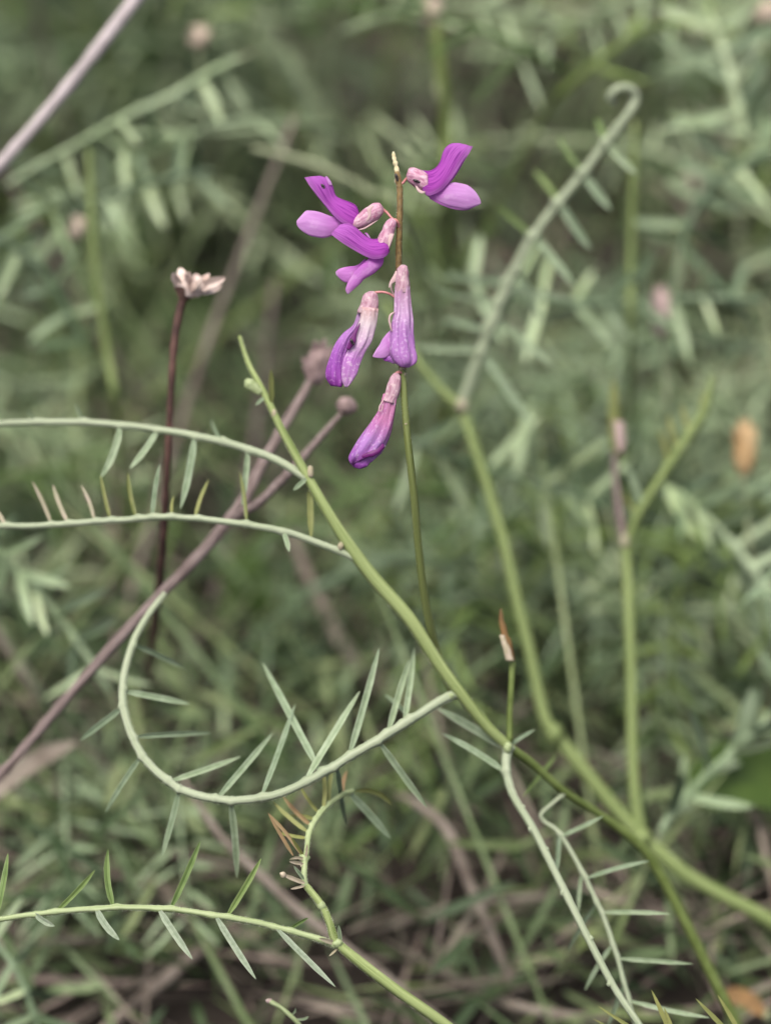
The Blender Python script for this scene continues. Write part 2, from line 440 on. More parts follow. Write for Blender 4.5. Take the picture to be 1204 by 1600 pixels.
def leafpart(parent, pts, rads, leaflets, m='rachis', lm='leaf_pale', name='leaf', spread=5.0):
    """a pinnate leaf: the rachis is the part, each leaflet a sub-part.
    leaflets: (bx, by, tx, ty, width px[, tip depth offset mm[, material[, bend px]]])"""
    w3 = np.array([P(*p) for p in pts])
    rr = np.interp(np.linspace(0, 1, len(pts)), np.linspace(0, 1, len(rads)), rads) * 0.82
    pr = spline(np.hstack([w3, np.array([[r_ * PS(p[2])] for r_, p in zip(rr, pts)])]), 10 * len(pts))
    pq = spline(pts, len(pr))
    for k, lf in enumerate(leaflets):
        i = int(np.argmin((pq[:, 0] - lf[0]) ** 2 + (pq[:, 1] - lf[1]) ** 2))
        d2 = np.array([lf[2] - lf[0], lf[3] - lf[1]], float); d2 /= np.hypot(*d2)
        kick = (RT * d2[0] - UP * d2[1]) * pr[i, 3] * 0.2
        for j in range(-3, 4):
            if 0 <= i + j < len(pr):
                g_ = math.exp(-j * j / 2.0)
                pr[i + j, :3] += kick * g_
                pr[i + j, 3] *= 1 + 0.28 * math.exp(-j * j / 0.8)
    o = part(name, tube(pr[:, :3], pr[:, 3], sides=10, n=len(pr), rough=0.03, ridge=0.07), m, parent)
    for k, lf in enumerate(leaflets):
        bx, by, tx, ty, wd = lf[:5]
        off = lf[5] if len(lf) > 5 and lf[5] is not None else R.uniform(-spread, spread)
        mm_ = lf[6] if len(lf) > 6 and lf[6] else lm
        bend = lf[7] if len(lf) > 7 else R.uniform(-3, 3)
        dz, q = rad_at(pts, bx, by)
        s = PS(dz)
        ax = np.array([tx - bx, ty - by]); ax = ax / np.hypot(*ax)
        bv = (RT * -ax[1] - UP * ax[0]) * bend * s
        tilt = R.uniform(-0.5, 0.5)
        nrm = -FW + (RT * -ax[1] - UP * ax[0]) * tilt
        base = P(q[0] * 0.8 + bx * 0.2, q[1] * 0.8 + by * 0.2, dz - (0.35 if off < 0 else -0.1))
        part('leaflet', leaf(base, P(tx, ty, dz + off), wd * s, nrm, bv, n=9), mm_, o)
    return o

# ================================================================ SETTING
gv = [(-30, -30, 0), (30, -30, 0), (30, 30, 0), (-30, 30, 0)]
single('ground', (gv, [(0, 1, 2, 3)], [(0, 0), (1, 0), (1, 1), (0, 1)]), 'soil', kind='structure')

# ================================================================ MAIN FLOWERING PLANT
S1 = [(374, 525, 30), (388, 568, 28), (405, 600, 26), (425, 640, 24), (440, 672, 23), (462, 712, 22), (484, 752, 21),
      (515, 805, 20), (545, 852, 20), (585, 905, 20), (640, 968, 20), (680, 1030, 21), (720, 1085, 22), (760, 1135, 24), (795, 1168, 26)]
base1 = G(1330, 1900)
A = thing('vetch_plant', 'slender vetch with one upright stalk of purple flowers and long curling pinnate leaves', 'wildflower', base1)
part('stem', pxtube(S1, [3, 5, 6, 7, 7.5, 8, 9, 10, 12, 13, 13, 12, 11, 11, 10], sides=12, ridge=0.08), 'stem', A)
S1b = [(795, 1168, 26), (830, 1192, 30), (880, 1236, 35), (940, 1275, 42), (1000, 1322, 47), (1030, 1365, 50), (1065, 1430, 52), (1100, 1500, 54), (1135, 1570, 56), (1200, 1700, 62)]
part('stem', pxtube(S1b, [9, 8, 7.5, 8, 9, 10, 10, 10, 10, 11], ends=[(base1, 0.0014)], sides=10, ridge=0.06), 'stem_dark', A)
PED = [(629, 578, 0), (630, 600, 0), (633, 645, 0), (638, 700, 1), (646, 770, 4), (653, 850, 9), (661, 920, 14), (671, 975, 19), (684, 1025, 25), (699, 1066, 26), (711, 1090, 23)]
part('flower_stalk', pxtube(PED, [6.8, 6.4, 6.6, 6.9, 7, 7, 7.4, 7.4, 7.4, 7.4, 6.5], sides=12, ridge=0.08), 'ped', A)
AX = [(620, 268, 0), (622, 282, 0), (624.5, 300, 0), (624, 345, 0), (622.5, 400, 1), (623.5, 450, 1.5), (625, 500, 1.5), (627, 550, 1), (629, 582, 0)]
part('flower_axis', pxtube(AX, [5, 6, 5.7, 5.9, 5.9, 5.9, 6, 6.5, 7], sides=12, ridge=0.06, rough=0.03), 'axis', A)
part('axis_tip', pxtube([(621, 276, 0), (619, 262, 0), (616, 250, 0), (614.5, 240, 0), (615, 237, 0)], [4, 4.2, 4, 3, 1.2], sides=9, rough=0.12), 'dryend', A)
for k, (x, y, rx, ry, z) in enumerate([(623, 286, 5, 4, -0.4), (617, 283, 2.5, 3.5, -0.3), (621, 351, 4, 5, -0.5), (628, 577, 6, 5, -0.4), (631, 585, 5, 5, -0.5), (634, 662, 3.4, 3, -0.6)]):
    part('node', blob(x, y, z + 0.3, rx * 0.8, ry * 0.8, k), 'bract', A)

def flower(label): 
    o = bpy.data.objects.new('flower', None); o.empty_display_size = 0.005
    col.objects.link(o); o.parent = A; o['label'] = label
    return o
# right-hand open flower
f = flower('open purple flower pointing away from the stalk on its own side')
part('pedicel', pxtube([(623, 288, 0), (629, 286, 0), (634, 280, 0), (639, 277, 0)], [2.4, 2.4, 2.8, 3.5]), 'pedicel', f)
part('calyx', body([(634, 275), (637, 266), (643, 261.5), (652, 263), (660, 267), (668, 272)], [(635, 278), (637, 284), (644, 290), (651, 295), (659, 300), (668, 302)], 0, 0.85, 0.08, 6), 'calyx', f)
part('sepal', body([(650, 290), (655, 297), (660, 300), (664, 301)], [(648, 291), (652, 300), (658, 304), (664, 302)], 0, 0.3, zoff=[8, 10, 11, 11]), 'sepal', f)
part('wing_petal', body([(668, 304), (688, 296), (702, 287), (715, 285.5), (730, 290), (742, 299), (749, 310), (751, 316)],
                        [(664, 304), (680, 314), (695, 321), (710, 325), (725, 327), (737, 325), (748, 320), (751, 318)], 0, 0.4, 0.12, 5, 24, 22), 'wing', f)
part('keel_petal', body([(672, 308), (690, 314), (710, 319), (730, 321), (744, 319)], [(670, 310), (688, 320), (708, 327), (728, 328.5), (744, 322)], 0, 0.5), 'wing_d', f)
part('banner_petal', banner([(659, 266), (671, 266.5), (681, 261), (687.5, 251), (691, 239), (696, 230), (705, 224), (717, 223.5)],
                            [(660, 301), (670, 307), (687, 300), (700, 287), (712, 270), (722, 253), (730, 240), (735.5, 230)], 0, 0.34, 1.2, far=(3, -2)), 'banner', f)
# upper left flower
f = flower('open purple flower with a wide pale wing, higher of the pair beside the stalk')
part('pedicel', pxtube([(623, 351, 1), (613, 342, 1), (605, 333, 2), (597, 327, 2)], [2.2, 2.2, 2.6, 3.4]), 'pedicel', f)
part('calyx', body([(599, 325), (592, 316.5), (582, 318), (571, 325), (559, 335), (548, 342)], [(600, 329), (596, 338), (587, 346), (576, 352), (563, 358), (550, 358)], 2, 0.8, 0.08, 6), 'calyx', f)
part('sepal', body([(590, 344), (580, 350), (570, 356), (560, 359.5)], [(589, 346), (579, 353.5), (569, 359), (559, 361)], 2, 0.4, zoff=[6, 8, 8, 8]), 'sepal', f)
part('sepal', body([(578, 322), (573, 328), (575, 338), (570, 347)], [(584, 322), (580, 330), (579, 340), (573, 348)], 2, 0.3, zoff=[9, 11, 11, 9]), 'sepal', f)
part('wing_petal', body([(537, 345), (520, 338), (505, 332.5), (488, 329), (478, 330), (470, 337), (464, 345), (463.5, 349)],
                        [(540, 352), (524, 365), (508, 371.5), (495, 371.5), (485, 369), (474, 362), (466, 355), (463.5, 351)], 3, 0.36, 0.12, 5, 24, 22), 'wing', f)
part('banner_petal', banner([(562, 336), (557, 322), (547, 315.5), (534, 311), (524.5, 305), (520.5, 292), (514, 280), (500, 274.5)],
                            [(563, 359), (550, 357), (534, 349), (520, 336), (508, 321), (495, 305), (484, 289), (477, 278.5)], 2.5, 0.34, 1.2, far=(-2, -2)), 'banner', f)
part('petal_tear', body([(508, 275.5), (510, 281), (514, 290)], [(511, 276), (517, 284), (519, 290)], 2.5, 0.3, zoff=[2, 3, 3]), 'wing', f)
# second left flower
f = flower('open purple flower with drooping wings, lower of the pair beside the stalk')
part('pedicel', pxtube([(624, 358, 0), (621, 347, -1), (616, 343, -1), (611, 346, -1)], [2.2, 2.4, 2.6, 3.2]), 'pedicel', f)
part('calyx', body([(608, 341.5), (601, 348), (596, 360), (590, 371), (586, 380)], [(614, 341), (619.5, 348), (616, 365), (609.5, 385), (602, 392)], -1, 0.85, 0.08, 6), 'calyx', f)
part('sepal', body([(608, 366), (606, 376), (606, 386)], [(616, 366), (612, 378), (607.5, 389)], -1, 0.4, zoff=[7, 9, 8]), 'sepal', f)
part('wing_petal', body([(570, 404), (558, 414), (542, 416.5), (530, 420), (524, 425)], [(575, 414), (562, 428), (548, 441), (536, 440), (525, 430)], 0.5, 0.3, 0.05), 'wing_d', f)
part('wing_petal', body([(578, 402), (566, 412), (556, 422), (548, 433), (542, 443), (540, 452), (541.5, 458)],
                        [(600, 401), (598, 412), (588, 424), (574, 433), (564, 442), (555, 450), (543.5, 460)], -1, 0.42, 0.06, 4, 24, 20), 'wing_d', f)
part('banner_petal', banner([(607, 379), (600, 371), (590, 372.5), (580, 373), (568, 366), (558, 357), (546, 349.5), (532, 350)],
                            [(607, 396), (600, 403), (588, 406), (577, 404), (562, 397), (545, 387), (530, 377), (517, 367)], -1.5, 0.36, 1.5, far=(2, -3)), 'banner', f)
part('petal_tear', body([(569, 364), (572, 367), (576, 372)], [(573, 363.5), (577, 369), (579, 373)], -1, 0.3), 'wing', f)
# hanging wilted flower, left
f = flower('wilted lilac flower hanging from an arched stalk')
part('pedicel', pxtube([(625, 475, 1), (618, 466, 0), (610, 460, 0), (599, 456.5, 0), (588, 457, 0), (581, 461, 0)], [2, 2.2, 2.3, 2.5, 3, 4]), 'pedicel', f)
part('calyx', body([(576, 455), (570, 459), (565, 467), (562, 477), (558, 489)], [(584, 455), (589.5, 460), (591, 469), (590, 482), (588, 495)], 0, 0.75, 0.14, 5), 'calyx_w', f)
part('wing_petal', body([(563, 478), (557, 492), (551, 508), (537, 519), (526, 533), (517, 553), (510, 575), (510, 590), (517, 603)],
                        [(578, 480), (566, 498), (557, 513), (549, 528), (543, 545), (537, 562), (536, 580), (537, 595), (534, 605)], 0.6, 0.55, 0.25, 5, 30, 28), 'wilt_p', f)
part('wing_petal', body([(564, 480), (562, 497), (556, 515), (550, 533), (543, 548), (537, 560), (534, 578), (535, 595), (539, 605)],
                        [(590, 482), (588, 500), (585, 515), (581, 533), (570, 549), (562, 569), (557, 584), (550, 597), (543, 605)], -1.0, 0.45, 0.3, 5, 30, 28), 'wilt_w', f)
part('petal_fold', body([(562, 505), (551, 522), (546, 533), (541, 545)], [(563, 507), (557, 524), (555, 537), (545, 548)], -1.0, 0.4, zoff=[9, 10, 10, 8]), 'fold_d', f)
# hanging wilted flower on the axis
f = flower('wilted lilac flower hanging straight down over the stalk')
part('pedicel', pxtube([(624, 470, 1), (616, 462, 0), (611, 450, -0.5), (613, 437, -1), (619, 424, -2)], [1.8, 1.8, 1.8, 1.8, 2]), 'sepal', f)
part('calyx', body([(626, 414), (620, 420), (618, 433), (617, 450), (618, 458)], [(632, 413.5), (637.5, 419), (639, 432), (639.5, 447), (639, 458)], -2, 0.85, 0.12, 6), 'calyx_w', f)
part('sepal', body([(619, 424), (612, 434), (608, 442), (607, 449)], [(621, 440), (616, 441), (611, 445), (608, 450)], -2, 0.3), 'sepal', f)
part('wing_petal', body([(610, 515), (600, 526), (590, 542), (582, 556)], [(614, 550), (604, 558), (592, 560), (582.5, 558)], -1.5, 0.3, 0.1), 'wing', f)
part('wing_petal', body([(616, 545), (606, 553), (598, 560)], [(620, 568), (610, 567), (599, 563)], -1.2, 0.4, 0.1), 'wilt_p', f)
part('banner_petal', body([(618, 446), (617, 465), (616, 488), (612, 503), (610, 522), (609, 540), (611, 556), (617, 567), (625, 573)],
                          [(639.5, 446), (641.5, 468), (643, 490), (644.5, 508), (645, 525), (648, 543), (650.5, 556), (648, 568), (638, 574.5)], -2.2, 0.62, 0.34, 6, 36, 34, seed=3), 'wilt', f)
part('petal_fold', pxtube([(616, 488, -2.5), (610, 492, -3), (608, 500, -3), (610, 510, -3), (612, 518, -2.8)], [1.5, 2, 2, 2, 1.2]), 'sepal', f)
# lowest wilted flower
f = flower('lowest wilted violet flower with a dark crumpled tip')
part('pedicel', pxtube([(630, 587, 0), (626, 582, -0.5), (620, 583, -0.8), (618, 590, -1)], [2.6, 3, 3.4, 4]), 'pedicel', f)
part('calyx', body([(615, 583), (609, 589), (606, 600), (600, 617), (596, 626)], [(622, 583), (627, 591), (626, 604), (621, 620), (618, 632)], -1, 0.85, 0.12, 6), 'calyx_w', f)
part('wing_petal', body([(599, 615), (592, 640), (581, 657), (567, 678), (556, 696), (546, 713), (546, 722), (550, 727)],
                        [(621, 618), (616, 648), (611, 671), (601, 694), (592, 706), (582, 713), (572, 718), (562, 720)], -1, 0.6, 0.34, 6, 34, 30, seed=5), 'wilt_lo', f)
part('keel_petal', body([(575, 695), (562, 708), (552, 718), (548, 724), (552, 730)], [(603, 696), (592, 712), (580, 722), (572, 730), (562, 733)], -0.6, 0.5, 0.2, 5, seed=9), 'wilt_p', f)
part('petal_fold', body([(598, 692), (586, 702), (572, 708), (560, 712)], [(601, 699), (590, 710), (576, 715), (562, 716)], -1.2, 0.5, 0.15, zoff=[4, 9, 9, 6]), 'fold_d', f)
part('petal_fold', pxtube([(599, 625, -2), (593, 634, -2.5), (592, 642, -2.5), (596, 640, -2.6), (598, 632, -2.5)], [0.6, 1.1, 1.2, 1.1, 0.6]), 'sepal', f)

# leaves of the main plant
L1 = [(480, 748, 21), (440, 723, 24), (400, 706, 26), (350, 691, 28), (300, 680, 30), (250, 672, 32), (200, 665, 34), (130, 660, 36), (60, 660, 38), (0, 662, 40), (-70, 672, 42)]
leafpart(A, L1, [8, 8, 7.5, 7, 6.5, 6], [(190, 662, 156, 748, 15, -4, None, -6), (248, 672, 203, 732, 14, -4), (305, 682, 282, 795, 16, -5), (388, 706, 378, 790, 14, -4),
                                  (60, 660, 40, 640, 9, 12), (130, 660, 118, 630, 9, 14), (350, 691, 330, 655, 8, 20)])
L2 = [(556, 873, 20), (532, 862, 20), (500, 850, 20), (450, 832, 20), (400, 822, 20), (350, 815, 21), (300, 810, 22), (250, 808, 22), (200, 812, 24), (150, 815, 25), (100, 819, 26), (50, 822, 27), (0, 822, 28), (-70, 825, 30)]
leafpart(A, L2, [7.5, 7, 6.5, 6.5, 6, 6], [(80, 818, 51, 752, 10, 2, 'leaf_pink'), (107, 814, 83, 757, 9, 3, 'leaf_pink'), (150, 812, 127, 758, 8, 2, 'leaf_pink'), (174, 810, 157, 742, 9, 3, 'leaf_yng'),
                                 (214, 808, 200, 738, 10, 2, 'leaf_yng'), (238, 806, 250, 725, 12, 0), (308, 808, 326, 750, 9, 4, 'leaf_yng'), (383, 818, 375, 738, 9, 4, 'leaf_yng'),
                                 (10, 820, -6, 795, 9, 2, 'leaf_pink'), (440, 832, 452, 862, 11, -3), (268, 808, 272, 775, 7, 3, 'leaf_yng')])
L3 = [(722, 1082, 23), (705, 1087, 22), (680, 1100, 20), (640, 1126, 17), (590, 1156, 14), (530, 1192, 12), (480, 1221, 11), (430, 1242, 11), (380, 1250, 12), (340, 1249, 13), (300, 1240, 14), (270, 1226, 15), (235, 1196, 17),
      (212, 1162, 19), (198, 1125, 21), (192, 1093, 23), (193, 1062, 25), (200, 1030, 27), (210, 1000, 29), (226, 970, 31), (245, 943, 33), (258, 927, 34)]
leafpart(A, L3, [9.5, 9, 8.5, 8, 8, 8, 8, 8, 7.5, 7, 5.5], [
    (212, 1010, 290, 1045, 13, 8), (196, 1078, 297, 1100, 14, 4), (192, 1103, 125, 1157, 14, 4), (218, 1150, 330, 1145, 13, 7), (262, 1218, 376, 1182, 13, 8), (337, 1246, 426, 1145, 14, 10),
    (222, 1183, 165, 1270, 12, 6), (281, 1234, 253, 1338, 15, 3), (363, 1250, 370, 1372, 16, 8), (410, 1244, 461, 1100, 13, 12), (478, 1220, 562, 1080, 16, 8), (550, 1180, 592, 1012, 16, 6),
    (628, 1133, 647, 1012, 15, 10), (605, 1147, 640, 1030, 15, 14), (590, 1158, 667, 1262, 15, 6), (505, 1205, 410, 1035, 17, 22), (640, 1126, 600, 1085, 10, 16), (520, 1197, 540, 1290, 14, 20)])
L4 = [(795, 1166, 26), (790, 1195, 24), (800, 1240, 22), (835, 1300, 19), (880, 1390, 16), (920, 1470, 13), (960, 1545, 11), (1000, 1605, 9), (1050, 1690, 8)]
l4 = leafpart(A, L4, [10, 9, 8, 7.5, 7.5, 7, 7, 6.5, 6], [(795, 1172, 682, 1106, 19, 6), (788, 1207, 690, 1146, 14, 3), (800, 1160, 835, 1140, 8, 3)])
for k, (x, y) in enumerate([(807, 1265), (832, 1300), (838, 1330), (870, 1398), (913, 1468), (950, 1538)]):
    _, q = rad_at(L4, x, y)
    part('leaf_scar', blob(q[0] + 4 * (-1) ** k, q[1], q[2] - 0.3, 4, 6, k), 'rachis', l4)
L4b = [(882, 1239, 35), (862, 1256, 34), (845, 1272, 32), (850, 1284, 32), (872, 1300, 31), (900, 1345, 30), (925, 1395, 29), (945, 1440, 28), (965, 1500, 27), (985, 1575, 26), (1005, 1650, 26)]
leafpart(A, L4b, [4, 3.6, 4, 4, 4.8, 4.8, 4.8, 4.8, 4.6, 4.4], [(878, 1305, 942, 1275, 10, -6), (873, 1303, 868, 1368, 11, -2), (918, 1368, 1014, 1345, 10, -6), (908, 1362, 903, 1427, 10, 0), (945, 1424, 1047, 1428, 10, -8),
                                     (932, 1412, 886, 1487, 10, 4), (964, 1494, 1082, 1506, 10, -6), (957, 1477, 913, 1548, 10, 4), (986, 1560, 1108, 1590, 10, -6), (975, 1535, 948, 1605, 11, 4)])
part('leaflet', leaf(P(868, 1180, 50), P(816, 1245, 30), 9 * PS(35), -FW, n=9), 'leaf_up', A)
SH = [(796, 1158, 26), (796, 1120, 26), (798, 1080, 25), (800, 1035, 25)]
part('side_shoot', pxtube(SH, [6.5, 6, 6, 6], sides=9), 'stem_dark', A)
part('dry_bud', body([(793, 1033), (787, 1010), (782, 990), (779, 967), (781, 951)], [(804, 1033), (799, 1005), (792, 985), (786, 965), (783, 951)], 25, 0.7, 0.15), 'orange', A)
part('dry_bud', body([(779, 992), (784, 1010), (790, 1032)], [(787, 992), (795, 1012), (803, 1032)], 24, 0.6, 0.2, zoff=[5, 6, 5]), 'bract', A)
# tip of the leaning stem
part('bud', body([(405, 618), (392, 612), (383, 603), (381, 596)], [(411, 610), (402, 600), (394, 592), (386, 591)], 25, 0.7, 0.15), 'rachis_c', A)
part('leaflet', leaf(P(424, 630, 24), P(423, 577, 22), 13 * PS(24), -FW + RT * 0.3, n=9), 'leaf_yng', A)
part('leaflet', leaf(P(414, 620, 25), P(399, 633, 22), 8 * PS(24), -FW, n=9), 'leaf_pale', A)
part('leaflet', leaf(P(484, 760, 22), P(486, 842, 20), 14 * PS(22), -FW, n=9), 'leaf_yng', A)
part('leaflet', leaf(P(478, 748, 20), P(458, 766, 17), 10 * PS(22), -FW, n=9), 'leaf_pale', A)
for k, (x, y, z, rx, ry) in enumerate([(428, 646, 22, 6, 9), (485, 737, 19, 8, 13), (532, 853, 18, 7, 9), (704, 1088, 20, 8, 7), (793, 1168, 23, 11, 12)]):
    part('node', blob(x, y, z + 1.2, rx * 0.65, ry * 0.75, k + 10), 'bract' if k < 3 else 'rachis_c', A)

# insects
def insect(px, py, dz, ang, ln, label):
    b = P(px, py, dz)
    t = thing('insect', label, 'insect', b, None)
    d = np.array([math.cos(ang), math.sin(ang)])
    q = [(px + d[0] * ln * k, py + d[1] * ln * k, dz) for k in (-0.5, -0.3, -0.1, 0.05, 0.2, 0.32, 0.42, 0.5)]
    part('body', pxtube(q, [0.8, 2.4, 2.9, 2.5, 1.9, 2.0, 2.0, 0.9], sides=8), 'insect', t)
    nx = np.array([-d[1], d[0]])
    for k in (-0.05, 0.1, 0.22):
        for s in (-1, 1):
            p0 = np.array([px, py]) + d * ln * k
            p1 = p0 + nx * s * 2.6 + d * 0.6
            p2 = p0 + nx * s * 3.8 + d * 0.2
            part('leg', pxtube([(*p0, dz), (*p1, dz - 0.15), (*p2, dz + 0.15)], [0.35, 0.3, 0.25], sides=4, n=4), 'insect', t)
insect(619.5, 277, -0.7, 1.3, 13, 'tiny black insect at the dry tip of the flower stalk')
insect(650.5, 283, -1.6, 0.35, 12, 'tiny black insect on the pink calyx of the flower on its own side')
insect(550, 534, -2.9, 1.0, 12, 'tiny black insect in the slit of the wilted flower on the arched stalk')
insect(504.5, 291, -1.2, 0.9, 9, 'tiny dark insect on the banner petal of the higher paired flower')

def hairs(parent, pts, rads, n, ln=0.00045, seed=1):
    """short pale hairs standing off a stalk"""
    r_ = np.random.default_rng(seed)
    q = spline(pts, 300)
    rr = np.interp(np.linspace(0, 1, 300), np.linspace(0, 1, len(rads)), rads) * 0.8
    v, f, u = [], [], []
    for k in range(n):
        i = int(r_.integers(2, 298))
        c = P(*q[i]); t_ = P(*q[i + 1]) - P(*q[i - 1]); t_ /= np.linalg.norm(t_)
        d = r_.normal(0, 1, 3); d -= t_ * d.dot(t_); d /= np.linalg.norm(d)
        b = c + d * rr[i] * PS(q[i, 2]) * 0.95
        e = b + (d + t_ * r_.uniform(-.5, .5)) * ln * r_.uniform(0.5, 1.2)
        o_ = len(v)
        v += [b + t_ * 2.2e-5, b - t_ * 2.2e-5, e]; f.append((o_, o_ + 1, o_ + 2)); u += [(0, 0), (0, 1), (1, .5)]
    h = part('hairs', (v, f, u), 'hair', parent)
    h['kind'] = 'stuff'
hairs(A, S1, [3, 5, 6, 7, 8, 10, 13, 13, 11, 10], 1500)
hairs(A, PED, [6.8, 6.6, 7, 7.4, 6.5], 900, 0.0003)
hairs(A, AX, [5, 6, 5.9, 6.5], 700, 0.0003)
hairs(A, L3, [9.5, 8, 8, 7, 5.5], 1500)

# ================================================================ SECOND VETCH (behind)
DZ0 = 32.0
base2 = G(1480, 1780)
B = thing('vetch_plant', 'forked vetch without flowers, its long leaf ending in a curled tendril', 'wildflower', base2)
S2 = [(600, 470, 84), (640, 545, 82), (660, 575, 81), (690, 610, 80), (720, 640, 78), (738, 690, 76), (755, 740, 75), (770, 790, 74), (790, 860, 72), (805, 930, 70), (825, 1010, 68), (838, 1070, 67),
      (852, 1125, 66), (870, 1152, 66), (905, 1195, 65), (950, 1250, 64), (985, 1290, 63), (1005, 1312, 62)]
part('stem', pxtube(S2, [5, 7, 7.5, 8, 9, 10, 10, 10.5, 10.5, 10.5, 11, 11, 12, 14, 14, 14, 14, 14], sides=10), 'stem_b', B)
part('stem', pxtube([(1005, 1312, 62), (1070, 1365, 61), (1135, 1402, 60), (1204, 1440, 60), (1300, 1510, 62), (1400, 1630, 75)], [15, 14, 14, 14, 14, 13], ends=[(base2, 0.0018)], sides=10), 'stem_b', B)
S3 = [(1004, 1310, 62), (992, 1250, 63), (987, 1150, 65), (985, 1050, 67), (982, 950, 69), (978, 870, 71), (975, 845, 71)]
part('stem', pxtube(S3, [12, 11, 11, 10.5, 10.5, 10, 9.5], sides=10), 'stem_b', B)
part('dry_shoot', pxtube([(974, 848, 71), (968, 805, 72), (961, 750, 73), (959, 705, 73)], [8, 7, 6, 6], rough=0.1), 'twig', B)
part('bud', body([(956, 710), (950, 680), (950, 640), (953, 610), (957, 592)], [(972, 708), (969, 680), (967, 640), (964, 612), (959, 592)], 73, 0.8, 0.1), 'leaf_yng', B)
part('dry_bud', body([(957, 658), (960, 680), (964, 706)], [(973, 658), (976, 682), (974, 706)], 71, 0.8, 0.15), 'budpink', B)
L6 = [(979, 852, 71), (992, 815, 70), (1010, 780, 69), (1040, 735, 68), (1075, 682, 67), (1100, 640, 66), (1112, 588, 66)]
leafpart(B, L6, [8, 9, 9, 9, 9, 8, 4], [(1042, 730, 1028, 672, 12, 3), (1060, 705, 1044, 648, 11, 2), (1078, 678, 1064, 632, 11, 1), (1004, 792, 977, 722, 15, -3, 'leaf_pale'), (998, 806, 974, 768, 11, 4), (1092, 655, 1100, 610, 9, 2)], m='stem_b', lm='leaf_yng')
L5 = [(720, 638, 78), (736, 590, 76), (752, 550, 74), (766, 510, 72), (790, 450, 70), (810, 410, 68), (832, 370, 66), (870, 320, 64), (912, 270, 62), (945, 225, 60), (966, 198, 59), (984, 174, 58), (992, 155, 58), (986, 141, 57), (971, 137, 56), (958, 143, 56), (953, 154, 57), (960, 163, 58)]
leafpart(B, L5, [10, 10, 10, 10, 10, 9.5, 9, 9, 9, 9, 9, 9, 9, 9, 9, 8.5, 8, 5], [
    (953, 228, 994, 272, 17, -4), (944, 222, 930, 184, 13, 5, 'leaf_up'), (912, 270, 954, 328, 18, -4), (908, 268, 871, 212, 12, 6, 'leaf_up'), (872, 318, 923, 390, 18, -4), (868, 318, 833, 266, 12, 6, 'leaf_up'),
    (834, 368, 897, 448, 18, -4), (828, 370, 775, 320, 12, 6, 'leaf_up'), (806, 418, 842, 500, 16, 4), (795, 440, 690, 432, 14, 10), (790, 455, 905, 472, 17, 6), (782, 472, 680, 452, 14, 14), (772, 500, 862, 572, 17, 3),
    (765, 515, 690, 500, 14, 12), (754, 545, 648, 540, 18, 2), (756, 550, 830, 664, 17, -3)])
for k, (x, y, z, rx, ry) in enumerate([(721, 634, 75, 12, 13), (866, 1146, 62, 16, 18), (975, 846, 69, 10, 12), (1003, 1308, 58, 18, 16), (945, 222, 58, 10, 10), (910, 270, 60, 11, 11), (870, 318, 62, 11, 11), (833, 370, 64, 11, 11)]):
    part('node', blob(x, y, z + 1.5, rx * 0.85, ry * 0.9, k + 30), 'leaf_pink' if k in (0, 2) else 'stem_b' if k < 4 else 'rachis', B)

DZ0 = 0.0
# ================================================================ LOW VETCH (in focus)
base3 = G(960, 1850)
Cc = thing('vetch_plant', 'low green vetch with one level leaf of paired narrow leaflets and a yellowish young tip', 'wildflower', base3)
SC = [(478, 1384, 2), (502, 1415, 1), (514, 1440, 0), (526, 1472, 0), (560, 1502, 0), (620, 1548, 0), (690, 1598, 2), (790, 1680, 12)]
part('stem', pxtube(SC, [6, 7, 7, 8.5, 10, 10, 10.5, 11], ends=[(base3, 0.0014)], sides=12, ridge=0.14), 'stem', Cc)
ST = [(477, 1386, 2), (475, 1365, 3), (479, 1330, 6), (484, 1300, 9), (496, 1277, 12), (514, 1257, 16), (535, 1242, 20), (550, 1236, 23)]
lt = leafpart(Cc, ST, [6.5, 6, 5.5, 5.5, 5.5, 5, 5, 4.5], [
    (484, 1302, 426, 1252, 10, 4, 'leaf_yng'), (462, 1340, 418, 1270, 8, 2, 'leaf_brn'), (474, 1340, 455, 1308, 9, -3, 'leaf_yng'), (488, 1290, 442, 1244, 11, 8, 'leaf_brn'), (482, 1310, 432, 1300, 8, 5, 'leaf_yng'), (500, 1272, 468, 1226, 10, 6, 'leaf_yng'),
    (505, 1266, 504, 1200, 10, 3, 'leaf_yng'), (514, 1258, 520, 1200, 10, 5, 'leaf_yng'), (536, 1242, 542, 1204, 9, 6, 'leaf_brn'), (494, 1282, 450, 1275, 9, 6, 'leaf_yng'), (470, 1345, 480, 1318, 6, -2, 'bract'),
    (546, 1240, 610, 1310, 17, 6, 'leaf_pale'), (550, 1236, 612, 1258, 12, 4, 'leaf_yng', -11), (478, 1345, 452, 1343, 7, -3, 'bract', 4), (468, 1338, 470, 1355, 6, -2, 'bract')], m='rachis_c')
part('leaflet', leaf(P(458, 1337, 3), P(419, 1271, 2), 8 * K, -FW, n=9), 'leaf_brn', Cc)
for bx, by, tx, ty, wd, m_ in [(476, 1380, 441, 1366, 10, 'bract'), (475, 1374, 459, 1353, 8, 'leaf_pale'), (476, 1384, 454, 1389, 6, 'bract'), (474, 1350, 452, 1346, 8, 'bract'),
                               (532, 1472, 529, 1446, 9, 'leaf_pale'), (530, 1476, 498, 1466, 11, 'leaf_pink'), (527, 1482, 514, 1494, 5, 'bract')]:
    part('stipule', leaf(P(bx, by, 0), P(tx, ty, -2), wd * K, -FW, n=8), m_, Cc)
part('node', blob(442, 1367, -1.8, 5, 5, 3), 'bract', Cc)
part('node', pxtube([(499, 1411, 0.8), (502, 1415, 0.8), (504, 1419, 0.8)], [7.6, 8.6, 7.6], sides=12), 'rachis_c', Cc)
